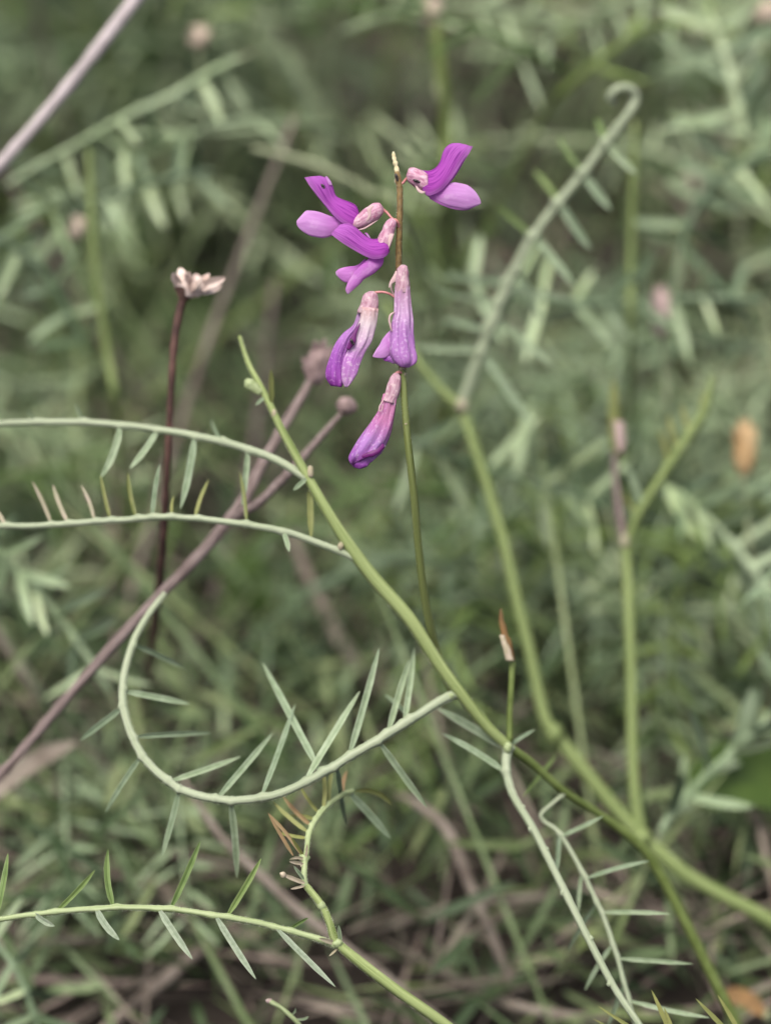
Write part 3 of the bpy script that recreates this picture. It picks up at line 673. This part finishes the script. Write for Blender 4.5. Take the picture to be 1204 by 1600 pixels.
part('node', blob(527, 1474, -0.3, 9, 8, 4), 'rachis_c', Cc)
LC = [(526, 1478, 0), (500, 1468, 0), (450, 1454, 0), (400, 1441, 0), (340, 1431, 0), (270, 1421, 0), (200, 1418, 0), (130, 1421, 0), (60, 1428, 0), (0, 1437, 0), (-70, 1455, 1)]
leafpart(Cc, LC, [7, 6.5, 6, 6, 6, 5.8, 5.6, 5.6, 5.5, 5.4, 5], [
    (-6, 1432, 13, 1333, 14, 3, 'leaf_up', 2), (84, 1424, 149, 1359, 12, 2, 'leaf_up', 2), (181, 1418, 169, 1327, 15, 2, 'leaf_up', -6), (268, 1421, 313, 1314, 15, 3, 'leaf_up', 1), (356, 1433, 408, 1341, 14, 3, 'leaf_up', 1), (452, 1453, 482, 1434, 9, 3, 'leaf_up', -1),
    (56, 1420, 86, 1447, 14, -3, 'leaf_dn', 2), (150, 1414, 187, 1469, 15, -3, 'leaf_dn', 4), (246, 1416, 301, 1499, 15, -4, 'leaf_dn', 1), (335, 1427, 400, 1530, 14, -4, 'leaf_dn', 1), (429, 1448, 524, 1542, 13, -4, 'leaf_dn', 1)], m='rachis_c')

hairs(Cc, SC, [6, 8, 10, 11], 1200, 0.0003)
hairs(Cc, LC, [7, 6, 5.6, 5], 1600, 0.00035)
hairs(Cc, ST, [6.5, 5.5, 5, 4.5], 500, 0.0003)
# ================================================================ SHOOT TIPS RISING FROM BELOW THE FRAME
def tips(label, base, stem, leaves, m='leaf_up'):
    t = thing('vetch_shoot', label, 'wildflower', base)
    part('stem', pxtube(stem, [5, 5, 6], ends=[(base, 0.001)]), 'stem', t)
    for bx, by, tx, ty, wd in leaves:
        part('leaflet', leaf(P(bx, by, stem[0][2]), P(tx, ty, stem[0][2] - 1), wd * K, -FW + RT * 0.2, (RT - UP) * 0.0003, n=9), m, t)
    return t
tips('bright yellow-green leaflet tips beside the end of the pale leafless rachis', G(1100, 1860), [(1060, 1650, -2), (1070, 1690, 5), (1085, 1760, 30)],
     [(1060, 1650, 1017, 1547, 11), (1062, 1652, 1036, 1573, 10), (1058, 1652, 934, 1572, 9), (1058, 1656, 926, 1592, 7)], 'leaf_yng')
tips('pair of bright yellow-green leaflet tips beneath the orange dead leaf', G(1250, 1860), [(1170, 1650, -2), (1180, 1690, 5), (1200, 1760, 30)],
     [(1172, 1650, 1086, 1560, 11), (1174, 1648, 1120, 1554, 10)], 'leaf_yng')
t = tips('small vetch shoot with a pinkish curled tip under the low vetch leaf', G(560, 1850), [(470, 1604, 14), (500, 1660, 20), (530, 1740, 45)], [(462, 1592, 482, 1588, 6), (452, 1585, 462, 1575, 5)], 'leaf_pale')
part('young_tip', pxtube([(472, 1606, 14), (455, 1588, 13), (438, 1574, 13), (424, 1566, 13), (417, 1562, 13)], [4.5, 4.5, 4, 5, 3]), 'rachis_c', t)
part('bud', blob(420, 1564, 13, 5, 4, 2), 'budpink', t)

# ================================================================ DRY STALK AND TWIGS
sb = G(225, 1120)
t = thing('dry_stalk', 'dark brown dry stalk carrying a pale papery spent flower', 'dry stalk', sb)
part('stem', pxtube([(288, 462, 34), (280, 490, 35), (272, 540, 36), (268, 600, 38), (264, 680, 42), (260, 760, 47), (256, 830, 54), (250, 900, 64), (243, 960, 78), (236, 1030, 110)], [9, 8, 7.5, 7, 7, 7, 7.5, 8, 8, 8], ends=[(sb, 0.0011)], rough=0.06), 'stalk', t)
part('calyx', body([(281, 470), (276, 460), (272, 448)], [(295, 470), (305, 462), (312, 452)], 34, 0.8, 0.1), 'stalk', t)
part('flower_base', body([(272, 436), (274, 448), (280, 462), (292, 467)], [(330, 440), (328, 452), (314, 463), (296, 467)], 34, 0.7, 0.15, 5), 'drybloom', t)
for bx, by, tx, ty, wd, dz in [(282, 448, 271, 425, 15, 30), (290, 448, 281, 419, 16, 36), (296, 450, 296, 424, 15, 30), (304, 448, 308, 428, 15, 36), (308, 452, 328, 428, 14, 32), (310, 450, 352, 434, 17, 30), (310, 456, 346, 446, 15, 36), (300, 452, 288, 428, 14, 28), (300, 455, 318, 436, 14, 27)]:
    part('papery_petal', leaf(P(bx, by, 33), P(tx, ty, dz), wd * PS(34), -FW + UP * R.uniform(-.6, .6) + RT * R.uniform(-.6, .6), n=8, fold=0.4, slim=0.48), 'drybloom', t)

tb = G(-330, 1500)
t = thing('dry_twig', 'mauve forked dry twig with two dark seed heads behind the leaning vetch stem', 'twig', tb)
part('stem', pxtube([(487, 590, 62), (470, 622, 60), (440, 672, 58), (410, 725, 55), (385, 775, 52), (350, 822, 50), (300, 880, 48), (240, 940, 47), (180, 1005, 47), (110, 1085, 48), (50, 1155, 50), (0, 1212, 52), (-90, 1300, 62)],
                    [7, 9, 10, 11, 12, 12, 11, 11, 10.5, 10, 10, 10, 10], ends=[(tb, 0.0015)], rough=0.07), 'twig', t)
part('branch', pxtube([(534, 645, 52), (510, 672, 50), (475, 712, 47), (440, 750, 45), (405, 785, 45), (380, 800, 47), (358, 815, 50)], [5, 6, 7, 9, 9, 9, 8], rough=0.08), 'twig', t)
part('seed_head', body([(486, 545), (478, 560), (474, 575), (480, 595), (492, 603)], [(505, 545), (516, 555), (514, 572), (512, 588), (500, 602)], 62, 0.9, 0.3, 5), 'seedhead', t)
for k, (tx, ty) in enumerate([(492, 530), (508, 528), (522, 540), (470, 560)]):
    part('seed_pod', leaf(P(496, 570, 62), P(tx, ty, 60), 15 * PS(62), -FW, n=8, fold=0.3, thick=0.4, slim=0.46), 'seedhead', t)
part('seed_head', body([(532, 621), (526, 630), (528, 642), (536, 648)], [(546, 620), (556, 630), (556, 642), (544, 650)], 52, 0.9, 0.25, 5), 'seedhead', t)

def bgtwig(name, label, pts, rads, m, base, rb=0.001, cat='twig', top=None, group=None):
    t = thing(name, label, cat, base, group)
    part('stem', pxtube(pts, rads, ends=[(base, rb)], rough=0.06), m, t)
    return t
bgtwig('dry_twig', 'smooth pale grey dry twig leaning high above the meadow', [(300, -110, 95), (215, -5, 90), (150, 80, 88), (90, 155, 86), (30, 225, 85), (-30, 290, 86), (-150, 410, 95)], [13, 13, 13, 12.5, 12.5, 12, 12], 'twig_p', G(-520, 900), 0.0016)
bgtwig('dry_twig', 'greyish dead stem bent above brown litter, right of the young yellowish tip', [(620, 1240, 120), (660, 1262, 118), (700, 1300, 115), (735, 1385, 112), (765, 1455, 112), (800, 1540, 115)], [5, 8, 10, 10, 9.5, 8], 'bg_dry', G(815, 1570), 0.0017)
bgtwig('dry_twig', 'thin tan dead stem rising behind the leaning vetch stem', [(455, 830, 190), (480, 900, 185), (515, 970, 180), (555, 1040, 178)], [9, 11, 12, 12], 'bg_dry', G(600, 1130), 0.0016)
bgtwig('dry_twig', 'long greyish stem lying beneath the looping leaf towards the low vetch', [(285, 1215, 95), (340, 1300, 92), (420, 1380, 90), (500, 1450, 90), (590, 1520, 92), (690, 1600, 96)], [5, 7, 9, 10, 11, 11], 'bg_dry', G(860, 1740), 0.0013)
bgtwig('dry_twig', 'short mauve dead stem left of the forked twig', [(-20, 965, 150), (25, 1030, 150), (70, 1095, 150)], [12, 12, 12], 'bg_dry', G(110, 1150), 0.0018)
bgtwig('dry_twig', 'thick tan straw lying on the litter under the level leaf', [(330, 1470, 120), (270, 1520, 118), (200, 1578, 116), (140, 1630, 112)], [10, 12, 12, 11], 'bg_dry', G(60, 1690), 0.002)
bgtwig('dry_twig', 'pale thin straw lying flat behind the leafless rachis', [(860, 1400, 125), (760, 1410, 125), (680, 1425, 125), (600, 1450, 125)], [8, 9, 9, 7], 'bg_dry', G(560, 1475), 0.001)
bgtwig('dry_twig', 'pale tangled straw lying on the bare litter', [(640, 1490, 118), (720, 1535, 112), (800, 1570, 106), (920, 1590, 102), (1020, 1580, 102)], [6, 8, 9, 8, 5], 'bg_dry', G(1060, 1590), 0.001)

# ================================================================ NAMED BACKGROUND PLANTS
def bgvetch(label, base, stem, rs, rach, rr, n, L, wd, side=(1, 1), hang=None, m='bg_leaf', sm='bg_stem', jitter=0.55, name='vetch_sprig'):
    """background sprig: stem from ground to the rachis start, rachis with n leaflet pairs of length L px at angle hang"""
    t = thing(name, label, 'wildflower', base)
    near = lambda p: (p[0], p[1], min(p[2], 135 + (p[2] - 135) * 0.4))
    stem, rach = [near(p) for p in stem], [near(p) for p in rach]
    part('stem', pxtube(stem, [x * 0.6 for x in rs], ends=[(base, 0.0008)]), sm, t)
    q = spline(rach, 60)
    lf = []
    for k in range(n):
        i = int(4 + 54 * (k + 0.5) / n)
        tg = q[min(i + 2, 59)] - q[i - 2]
        a0 = math.atan2(tg[1], tg[0])
        for sg in (-1, 1):
            if not side[0 if sg < 0 else 1]: continue
            a = a0 + sg * (hang or 1.0) + R.uniform(-jitter, jitter)
            l_ = L * R.uniform(0.6, 1.2)
            lf.append((q[i, 0], q[i, 1], q[i, 0] + math.cos(a) * l_, q[i, 1] + math.sin(a) * l_, wd * R.uniform(0.9, 1.35), R.uniform(-25, 25), m))
    leafpart(t, rach, [x * 0.6 for x in rr], lf, m=m, lm=m)
    return t
bgvetch('pale arching leaf with hanging leaflets under the grey dry twig', G(430, 480), [(372, 92, 205), (420, 90, 300), (440, 260, 400)], [8, 4, 4],
        [(372, 92, 205), (330, 112, 200), (270, 148, 195), (200, 180, 190), (130, 220, 188), (60, 258, 186), (10, 290, 185)], [12, 12, 11, 10, 9, 8, 7], 9, 75, 18, hang=-1.9, side=(0, 1))
bgvetch('grey leaf arching low under the pale arching leaf', G(330, 640), [(330, 268, 210), (350, 310, 280), (350, 420, 340)], [7, 4, 4],
        [(330, 268, 210), (280, 275, 207), (220, 290, 205), (165, 310, 203), (110, 340, 200)], [10, 10, 9, 8, 7], 6, 70, 16, hang=-1.7, side=(1, 1))
bgvetch('grey leaf with feathered leaflets slanting down beside the orange bud', G(1330, 1240), [(1250, 985, 130), (1280, 1060, 140), (1300, 1130, 160)], [11, 11, 11],
        [(1250, 985, 130), (1204, 930, 130), (1160, 870, 130), (1110, 815, 132), (1060, 772, 134), (1030, 755, 136)], [14, 14, 13, 11, 9, 7], 8, 105, 18, hang=2.2)
bgvetch('grey leaf with drooping leaflets spanning behind the green stem fork', G(1010, 1130), [(945, 795, 160), (965, 860, 168), (985, 960, 190)], [9, 9, 9],
        [(945, 795, 160), (900, 772, 158), (850, 758, 156), (790, 742, 154), (730, 722, 152), (670, 700, 150), (635, 685, 150)], [10, 10, 10, 9, 9, 8, 6], 8, 110, 17, hang=2.0)
bgvetch('grey-green leaf sloping down at the level of the looping leaf base', G(230, 1230), [(172, 1080, 112), (190, 1130, 118), (205, 1170, 130)], [9, 9, 9],
        [(172, 1080, 112), (130, 1015, 110), (85, 955, 110), (40, 905, 110), (0, 862, 110), (-40, 830, 112)], [11, 11, 11, 10, 9, 8], 7, 80, 16, hang=2.1)
bgvetch('pale leaf lying level across the meadow behind the tendril leaf', G(1230, 860), [(1190, 470, 185), (1205, 540, 195), (1215, 650, 225)], [8, 8, 8],
        [(1190, 470, 185), (1120, 466, 182), (1040, 468, 180), (960, 474, 178), (880, 470, 176), (800, 450, 174), (700, 430, 172)], [11, 11, 11, 11, 10, 9, 8], 9, 95, 17, hang=1.9)
bgvetch('pale bluish leaf rising beneath the broad green leaf', G(1010, 1400), [(1030, 1300, 100), (1025, 1330, 105)], [10, 10],
        [(1030, 1300, 100), (1060, 1255, 102), (1110, 1205, 105), (1160, 1160, 110), (1210, 1110, 115), (1250, 1060, 118)], [12, 14, 13, 12, 10, 8], 7, 90, 22, hang=0.8)
bgvetch('pale grey leaf with long leaflets standing beside the maroon dead grass', G(1290, 700), [(1210, 240, 230), (1230, 330, 245), (1260, 450, 280)], [10, 10, 10],
        [(1210, 240, 230), (1170, 215, 228), (1150, 160, 226), (1130, 80, 225), (1105, 20, 225)], [12, 14, 14, 12, 9], 6, 120, 22, hang=1.2)
bgvetch('pale grey leaf bending down over the maroon dead grass', G(1290, 780), [(1225, 235, 220), (1245, 330, 235), (1270, 480, 270)], [10, 10, 10],
        [(1225, 235, 220), (1160, 255, 217), (1110, 290, 215), (1075, 350, 214), (1060, 400, 213)], [12, 13, 13, 11, 8], 6, 100, 20, hang=1.4)
bgvetch('pale leaf drooping by the single pale bud on the light green stem', G(-60, 760), [(-30, 360, 190), (-35, 450, 205), (-45, 560, 235)], [9, 9, 9],
        [(-30, 360, 190), (20, 385, 188), (70, 425, 186), (110, 490, 186), (140, 560, 188)], [11, 11, 11, 10, 8], 6, 80, 17, hang=1.5)
bgvetch('grey leaf low in the frame bending towards the litter beside the level leaf', G(60, 1680), [(60, 1610, 75), (62, 1640, 82)], [8, 8],
        [(60, 1610, 75), (45, 1560, 74), (15, 1500, 74), (-30, 1450, 76)], [9, 9, 9, 8], 4, 90, 15, hang=1.8)

def stemplant(label, base, pts, rads, m='stem_b', head=None, hm='budpale', cat='wildflower', name='flower_bud'):
    t = thing(name, label, cat, base)
    near = lambda p: (p[0], p[1], min(p[2], 135 + (p[2] - 135) * 0.4), *p[3:])
    pts = [near(p) for p in pts]; rads = [x * 0.7 for x in rads]
    part('stem', pxtube(pts, rads, ends=[(base, 0.0011)]), m, t)
    if head:
        x, y, z, rx, ry = near(head)
        h = part('bud', blob(x, y, z, rx, ry, int(x), 0.3), hm, t)
        for k in range(4):
            a = -math.pi / 2 + (k - 1.5) * 0.5
            part('bract', leaf(P(x, y + ry * 0.5, z), P(x + math.cos(a) * rx * 1.2, y + math.sin(a) * ry * 1.35, z - 4 + 3 * k), rx * 0.9 * PS(z), -FW, n=8, slim=0.46), hm, h)
    return t
stemplant('single light green stem with a small pale bud on its side', G(205, 900), [(140, 235, 150), (142, 300, 150), (146, 380, 152), (155, 470, 156), (170, 560, 162), (182, 650, 172)], [7, 10, 11, 11, 11, 11], head=(120, 358, 146, 13, 17), name='wildflower_stem')
stemplant('cream bud standing above the pale arching leaf', G(330, 420), [(312, 78, 230), (316, 140, 240), (322, 230, 262)], [5, 5, 5], m='bg_stem', head=(310, 60, 230, 18, 17))
stemplant('cream bud standing behind the upright green grass stem', G(690, 400), [(673, 35, 230), (680, 110, 245), (686, 200, 270)], [5, 5, 5], m='bg_stem', head=(673, 22, 230, 17, 20))
stemplant('cream bud far back beside the pale grey leaf', G(1215, 420), [(1197, 45, 260), (1202, 120, 275), (1208, 220, 300)], [5, 5, 5], m='bg_stem', head=(1196, 22, 260, 22, 18))
stemplant('orange dried bud on a thin stem beside the yellow-green side leaf', G(1185, 1060), [(1160, 745, 130), (1166, 800, 135), (1174, 900, 155)], [6, 6, 6], m='bg_stem', head=(1162, 705, 130, 19, 40), hm='budorange')
stemplant('pinkish dried bud above the pale level leaf', G(1050, 860), [(1034, 525, 165), (1038, 580, 172), (1044, 680, 195)], [6, 6, 6], m='bg_stem', head=(1031, 492, 165, 15, 36), hm='budpink')
stemplant('thin yellowish stem rising behind the tendril tip', G(985, 860), [(992, 190, 170), (988, 300, 175), (985, 420, 185), (984, 560, 205)], [7, 9, 10, 10], m='stem_b', name='wildflower_stem')
stemplant('upright green grass stem beside the open flower standing apart', G(705, 520), [(680, 40, 215), (690, 120, 222), (697, 220, 235), (700, 330, 260)], [16, 18, 17, 15], m='stem_dark', name='grass_stem', cat='grass')
stemplant('long yellowish straw arching behind the pair of purple flowers', G(760, 720), [(395, 232, 195), (450, 245, 195), (510, 265, 196), (575, 300, 200), (640, 360, 212)], [9, 10, 11, 11, 11], m='bg_stem', name='dry_stalk', cat='dry stalk')

def blade(name, label, cat, a, b, dza, dzb, wd, m, bend=0.0, base=None, foldd=0.25):
    base = a if base is None else base
    t = thing(name, label, cat, G(*base))
    pa, pb = P(*a, dza), P(*b, dzb)
    part('leaf_blade', leaf(pa, pb, wd * PS(dza), -FW + UP * 0.4, UP * bend, n=11, fold=foldd, slim=0.46), m, t)
    part('leaf_stalk', tube([pa, (pa + G(*base)) / 2, G(*base)], [0.0012, 0.0012, 0.0012]), 'bg_stem', t)
blade('broad_leaf', 'broad bright green leaf lying low among the grey leaves', 'leaf', (1260, 1250), (1050, 1250), 120, 112, 115, 'broad', 0.006, (1290, 1330))
blade('broad_leaf', 'deep green leaf glimpsed below the forked mauve twig', 'leaf', (420, 950), (345, 880), 215, 215, 80, 'broad', 0.004, (450, 1050))
blade('dead_leaf', 'orange dead leaf low among the grey leaves', 'leaf', (1195, 1585), (1120, 1558), 95, 100, 30, 'orange', 0.002, (1215, 1610))
blade('dead_leaf', 'tan dead grass blade beneath the end of the forked twig', 'leaf', (-40, 1265), (120, 1160), 100, 115, 34, 'bg_dry', 0.002, (-70, 1400))

# ================================================================ MEADOW FILL
rng = np.random.default_rng(11)
def rot(v, ax, a):
    ax = ax / np.linalg.norm(ax)
    return v * math.cos(a) + np.cross(ax, v) * math.sin(a) + ax * ax.dot(v) * (1 - math.cos(a))
def cheap_leaf(g, base, d, L, wd, nrm):
    s = np.cross(d, nrm); s /= np.linalg.norm(s) + 1e-9
    nn = np.cross(s, d)
    v = [base, base + d * L * .3 - s * wd / 2 + nn * wd * .15, base + d * L * .35 - nn * wd * .12, base + d * L * .3 + s * wd / 2 + nn * wd * .15,
         base + d * L * .75 - s * wd * .42 + nn * wd * .12, base + d * L * .75 - nn * wd * .1, base + d * L * .75 + s * wd * .42 + nn * wd * .12, base + d * L]
    f = [(0, 2, 1), (0, 3, 2), (1, 2, 5, 4), (2, 3, 6, 5), (4, 5, 7), (5, 6, 7)]
    g.add(v, f, [(0, .5), (.3, 0), (.35, .5), (.3, 1), (.75, 0), (.75, .5), (.75, 1), (1, .5)])
def proto(seed, H, nl, lm, sm):
    """one sprig prototype in local coordinates: list of (name, mesh)"""
    r = np.random.default_rng(seed)
    az = r.uniform(0, 6.28); lean = r.uniform(0.2, 0.8) * min(H, 0.15)
    top = np.array([math.cos(az) * lean, math.sin(az) * lean, H])
    wob = r.normal(0, 0.008, (2, 3))
    st = [np.zeros(3), top * [0.2, 0.2, 0.4] + wob[0], top * [0.55, 0.55, 0.78] + wob[1], top]
    parts = [('stem', mesh('stem', tube(st, [0.0011, 0.001, 0.0009, 0.0005], sides=5, n=10), sm))]
    q = spline(st, 40)
    for k in range(nl):
        i = int(39 * (0.2 + 0.8 * (k + 0.5) / nl))
        b = q[i]
        a = az + k * 2.5 + r.uniform(-.5, .5)
        hd = np.array([math.cos(a), math.sin(a), 0])
        L = r.uniform(0.05, 0.095)
        c1, c2 = r.uniform(0.2, 0.7), r.uniform(-0.6, 0.15)
        rp = [b, b + (hd + [0, 0, c1]) * L * .35, b + hd * L * .7 + np.array([0, 0, c1 * .35 + c2 * .2]) * L, b + hd * L + np.array([0, 0, c1 * .35 + c2 * .7]) * L]
        g = Geo()
        g.add(*tube(rp, [0.0009, 0.0008, 0.0007, 0.0003], sides=4, n=8))
        rq = spline(rp, 40)
        npair = int(r.integers(6, 11))
        for j in range(npair):
            ii = int(5 + 34 * j / (npair - 1))
            tg = rq[min(ii + 1, 39)] - rq[ii - 1]; tg /= np.linalg.norm(tg)
            sd_ = np.cross(tg, [0, 0, 1]); sd_ /= np.linalg.norm(sd_) + 1e-9
            upn = np.cross(sd_, tg)
            for s in (-1, 1):
                dd = tg * r.uniform(.1, 1.0) + sd_ * s * r.uniform(.5, 1) + upn * r.uniform(-.7, .7)
                dd /= np.linalg.norm(dd)
                cheap_leaf(g, rq[ii], dd, r.uniform(0.014, 0.030) * (1 - 0.3 * j / npair), r.uniform(0.0011, 0.0020), upn + r.normal(0, .3, 3))
        parts.append(('leaf', mesh('leaf', g, lm)))
    return parts

def depth(p): return (p - CAM).dot(FW)
def inview(p, m=0.0):
    d = depth(p)
    x = (p - CAM).dot(RT) / d * D / K; y = (p - CAM).dot(UP) / d * D / K
    return abs(x) < 602 + m and abs(y) < 800 + m
KINDS = {
    'grey': ('bg_leaf', 'bg_stem', 'out of focus grey-green feathery vetch sprig in the meadow', 'grey-green sprigs filling the meadow'),
    'green': ('bg_leaf2', 'stem_b', 'out of focus deep green feathery sprig in the meadow', 'deep green sprigs in the meadow'),
    'dry': ('bg_dry', 'bg_dry', 'withered brown feathery sprig among the green ones', 'withered brown sprigs in the meadow')}
PROTO = {}
SPRIGS = []
for kk, (cnt, hs) in {'grey': (10, (0.035, 0.25)), 'green': (5, (0.03, 0.20)), 'dry': (4, (0.03, 0.16))}.items():
    lm, sm = KINDS[kk][:2]
    PROTO[kk] = [proto(100 + 17 * i + len(kk), hs[0] + (hs[1] - hs[0]) * i / max(1, cnt - 1), 5 + i % 4, lm, sm) for i in range(cnt)]
def place(kk, idx, x, y, rz, s):
    lab, grp = KINDS[kk][2:]
    o = bpy.data.objects.new('vetch_sprig' if kk != 'dry' else 'withered_sprig', None)
    o.empty_display_size = 0.01
    col.objects.link(o)
    o.location = (x, y, 0); o.rotation_euler = (0, 0, rz); o.scale = (s, s, s)
    o['label'] = lab; o['category'] = 'wildflower'; o['group'] = grp
    for nm, me in PROTO[kk][idx]:
        c = bpy.data.objects.new(nm, me); col.objects.link(c); c.parent = o
    st = PROTO[kk][idx][0][1]
    tp = max((v.co for v in st.vertices), key=lambda c_: c_.z) * s * 0.85
    SPRIGS.append((o, kk, np.array([x + tp.x * math.cos(rz) - tp.y * math.sin(rz), y + tp.x * math.sin(rz) + tp.y * math.cos(rz), tp.z])))
# bare patches in the sward where the photograph looks down to dark soil
CLEAR = [(905, 335, 50), (972, 150, 38), (435, 280, 42), (720, 720, 30), (300, 1030, 45), (870, 1060, 40)]
def tooclose(kk, idx, x, y, rz, s, lim):
    c_, s_ = math.cos(rz) * s, math.sin(rz) * s
    for nm, me in PROTO[kk][idx]:
        for v in list(me.vertices)[::5]:
            p = np.array([x + v.co.x * c_ - v.co.y * s_, y + v.co.x * s_ + v.co.y * c_, v.co.z * s])
            d = depth(p)
            if d < lim: return True
            px = 602 + (p - CAM).dot(RT) / d * D / K; py = 800 - (p - CAM).dot(UP) / d * D / K
            if any((px - a) ** 2 + (py - b) ** 2 < c * c for a, b, c in CLEAR): return True
    return False
def clump(x, y): return mnoise.noise(Vector((x * 12.0, y * 8.0, 4.3))) > (0.06 if y < 0.68 else -0.1)
placed = 0
for tr in range(6000):
    if placed >= 135: break
    y = 0.30 + 1.35 * rng.random() ** 1.25
    hw = 0.10 + 0.22 * y
    x = rng.uniform(-hw, hw)
    kk = rng.choice(['grey', 'green', 'dry'], p=[0.56, 0.22, 0.22])
    idx = int(rng.integers(len(PROTO[kk]))) if y > 0.52 else int(rng.integers(3))
    rz = rng.uniform(0, 6.28); s = rng.uniform(0.75, 1.15)
    lim = D + 0.085 + 0.115 * min(1, max(0, (y - 0.36) / 0.3))
    if not clump(x, y) or tooclose(kk, idx, x, y, rz, s, lim): continue
    place(kk, idx, x, y, rz, s); placed += 1

# a nearer, taller rank of sprigs behind the flowers, and a low one over the litter
for n_, (y0, y1), ids, lo, kinds in ((44, (0.54, 0.9), (6, 10), 0.14, ['grey', 'grey', 'grey', 'green']), (30, (0.34, 0.6), (0, 4), 0.09, ['grey', 'grey', 'green'])):
    placed = 0
    for tr in range(3000):
        if placed >= n_: break
        y = rng.uniform(y0, y1); hw = 0.04 + 0.2 * y; x = rng.uniform(-hw, hw)
        kk = kinds[int(rng.integers(len(kinds)))]
        idx = int(rng.integers(*ids)) if kk == 'grey' else int(rng.integers(0, 2) + (3 if y0 > 0.5 else 0))
        rz = rng.uniform(0, 6.28); s = rng.uniform(0.85, 1.1)
        if not clump(x, y) or tooclose(kk, idx, x, y, rz, s, D + lo): continue
        place(kk, idx, x, y, rz, s); placed += 1
    print('rank', n_, placed)

# sprigs that show right behind a thing one can find are told apart by it
def proj(p):
    d = depth(p)
    return 602 + (p - CAM).dot(RT) / d * D / K, 800 - (p - CAM).dot(UP) / d * D / K
named = set()
for lx, ly, txt in [(310, 400, 'right behind the papery spent flower'), (470, 330, 'right behind the paired purple flowers'), (740, 280, 'right behind the purple flower standing apart'),
                    (975, 150, 'right behind the curled tendril tip'), (880, 380, 'right behind the leaflets of the tendril leaf'), (1162, 660, 'right behind the orange dried bud'),
                    (1030, 440, 'right behind the pinkish dried bud'), (580, 720, 'right behind the lowest wilted flower'), (1080, 640, 'right behind the yellow-green side leaf'),
                    (230, 1100, 'right behind the looping leaf'), (200, 1400, 'right behind the level leaf of the low vetch'), (790, 980, 'right behind the orange-tipped side shoot'),
                    (100, 120, 'right behind the smooth grey dry twig'), (1140, 1230, 'beside the broad bright green leaf'), (380, 780, 'right behind the fork of the mauve twig'),
                    (150, 330, 'right behind the single light green stem'), (990, 1080, 'right behind the straight green fork of the tendril vetch')]:
    c_ = [(math.hypot(proj(p)[0] - lx, proj(p)[1] - ly), i) for i, (o, kk, p) in enumerate(SPRIGS) if i not in named and kk != 'dry']
    dmin, i = min(c_)
    if dmin < 90:
        named.add(i)
        SPRIGS[i][0]['label'] = ('grey-green' if SPRIGS[i][1] == 'grey' else 'deep green') + ' feathery sprig ' + txt

# dry stalks standing in the meadow
for k in range(34):
    y = rng.uniform(0.5, 1.5); hw = 0.06 + 0.2 * y; x = rng.uniform(-hw, hw)
    H = rng.uniform(0.08, 0.2); az = rng.uniform(0, 6.28); ln = rng.uniform(0.02, 0.14)
    top = np.array([x + math.cos(az) * ln, y + math.sin(az) * ln, H])
    if depth(top) < D + 0.15: continue
    mid = (np.array([x, y, 0]) + top) / 2 + rng.normal(0, 0.008, 3)
    single('dry_stalk', tube([np.array([x, y, 0.0]), mid, top], [0.0013, 0.0011, 0.0006], sides=6, n=9, rough=0.06), 'bg_dry' if k % 3 else 'twig',
           'thin leafless dry brown stalk standing among the meadow sprigs', 'dry stalk', 'dry stalks in the meadow')

# bare green stems leaning through the meadow
for k in range(60):
    y = rng.uniform(0.62, 1.3); hw = 0.05 + 0.2 * y; x = rng.uniform(-hw, hw)
    H = rng.uniform(0.08, 0.2); az = rng.uniform(0, 6.28); ln = rng.uniform(0.01, 0.16)
    top = np.array([x + math.cos(az) * ln, y + math.sin(az) * ln, H])
    if depth(top) < D + 0.17: continue
    mid = (np.array([x, y, 0]) + top) / 2 + rng.normal(0, 0.01, 3) + np.array([0, 0, 0.01])
    rr = rng.uniform(0.0007, 0.0013)
    single('wild_stem', tube([np.array([x, y, 0.0]), mid, top], [rr, rr * 0.9, rr * 0.5], sides=6, n=9), ['bg_stem', 'bg_leaf', 'stem_b'][k % 3],
           'thin bare green stem leaning through the out of focus meadow', 'stem', 'bare green stems in the meadow')

# uncountable ground layer: low leaves, grass, dead litter
def carpet(n, zr, lr, wr, upness, yr=(0.15, 2.2), spread=(0.25, 0.35)):
    g = Geo()
    for k in range(n):
        y = yr[0] + (yr[1] - yr[0]) * rng.random() ** 1.2
        hw = spread[0] + spread[1] * y
        b = np.array([rng.uniform(-hw, hw), y, rng.uniform(*zr)])
        az = rng.uniform(0, 6.28)
        d = np.array([math.cos(az), math.sin(az), rng.normal(upness, 0.35)]); d /= np.linalg.norm(d)
        L = rng.uniform(*lr)
        tp = b + d * L
        if tp[2] < 0.001: d[2] = abs(d[2]); tp = b + d * L
        if depth(tp) < D + 0.09 or depth(b) < D + 0.09: continue
        cheap_leaf(g, b, d, L, rng.uniform(*wr), rng.normal(0, 1, 3) + [0, 0, 1.5])
    return g
low = carpet(11000, (0.0, 0.05), (0.012, 0.032), (0.0016, 0.0034), 0.5)
low2 = carpet(3200, (0.0, 0.045), (0.014, 0.034), (0.0013, 0.0028), 0.5, (0.28, 0.72), (0.08, 0.2))
low.add(low2.v, low2.f, low2.u)
single('low_leaves', low, 'under', 'dim layer of small leaves under the meadow sprigs', 'ground cover', kind='stuff')
single('meadow_grass', carpet(4200, (0.0, 0.004), (0.05, 0.17), (0.0008, 0.0022), 1.3), 'grass', 'thin upright green grass blades between the meadow sprigs', 'grass', kind='stuff')
lit = carpet(6500, (0.001, 0.03), (0.02, 0.07), (0.0007, 0.002), 0.15)
lit2 = carpet(1700, (0.001, 0.03), (0.015, 0.05), (0.0006, 0.0018), 0.25, (0.28, 0.7), (0.08, 0.2))
lit.add(lit2.v, lit2.f, lit2.u)
single('dead_litter', lit, 'litter', 'brown straw and dead leaf litter on the soil', 'litter', kind='stuff')
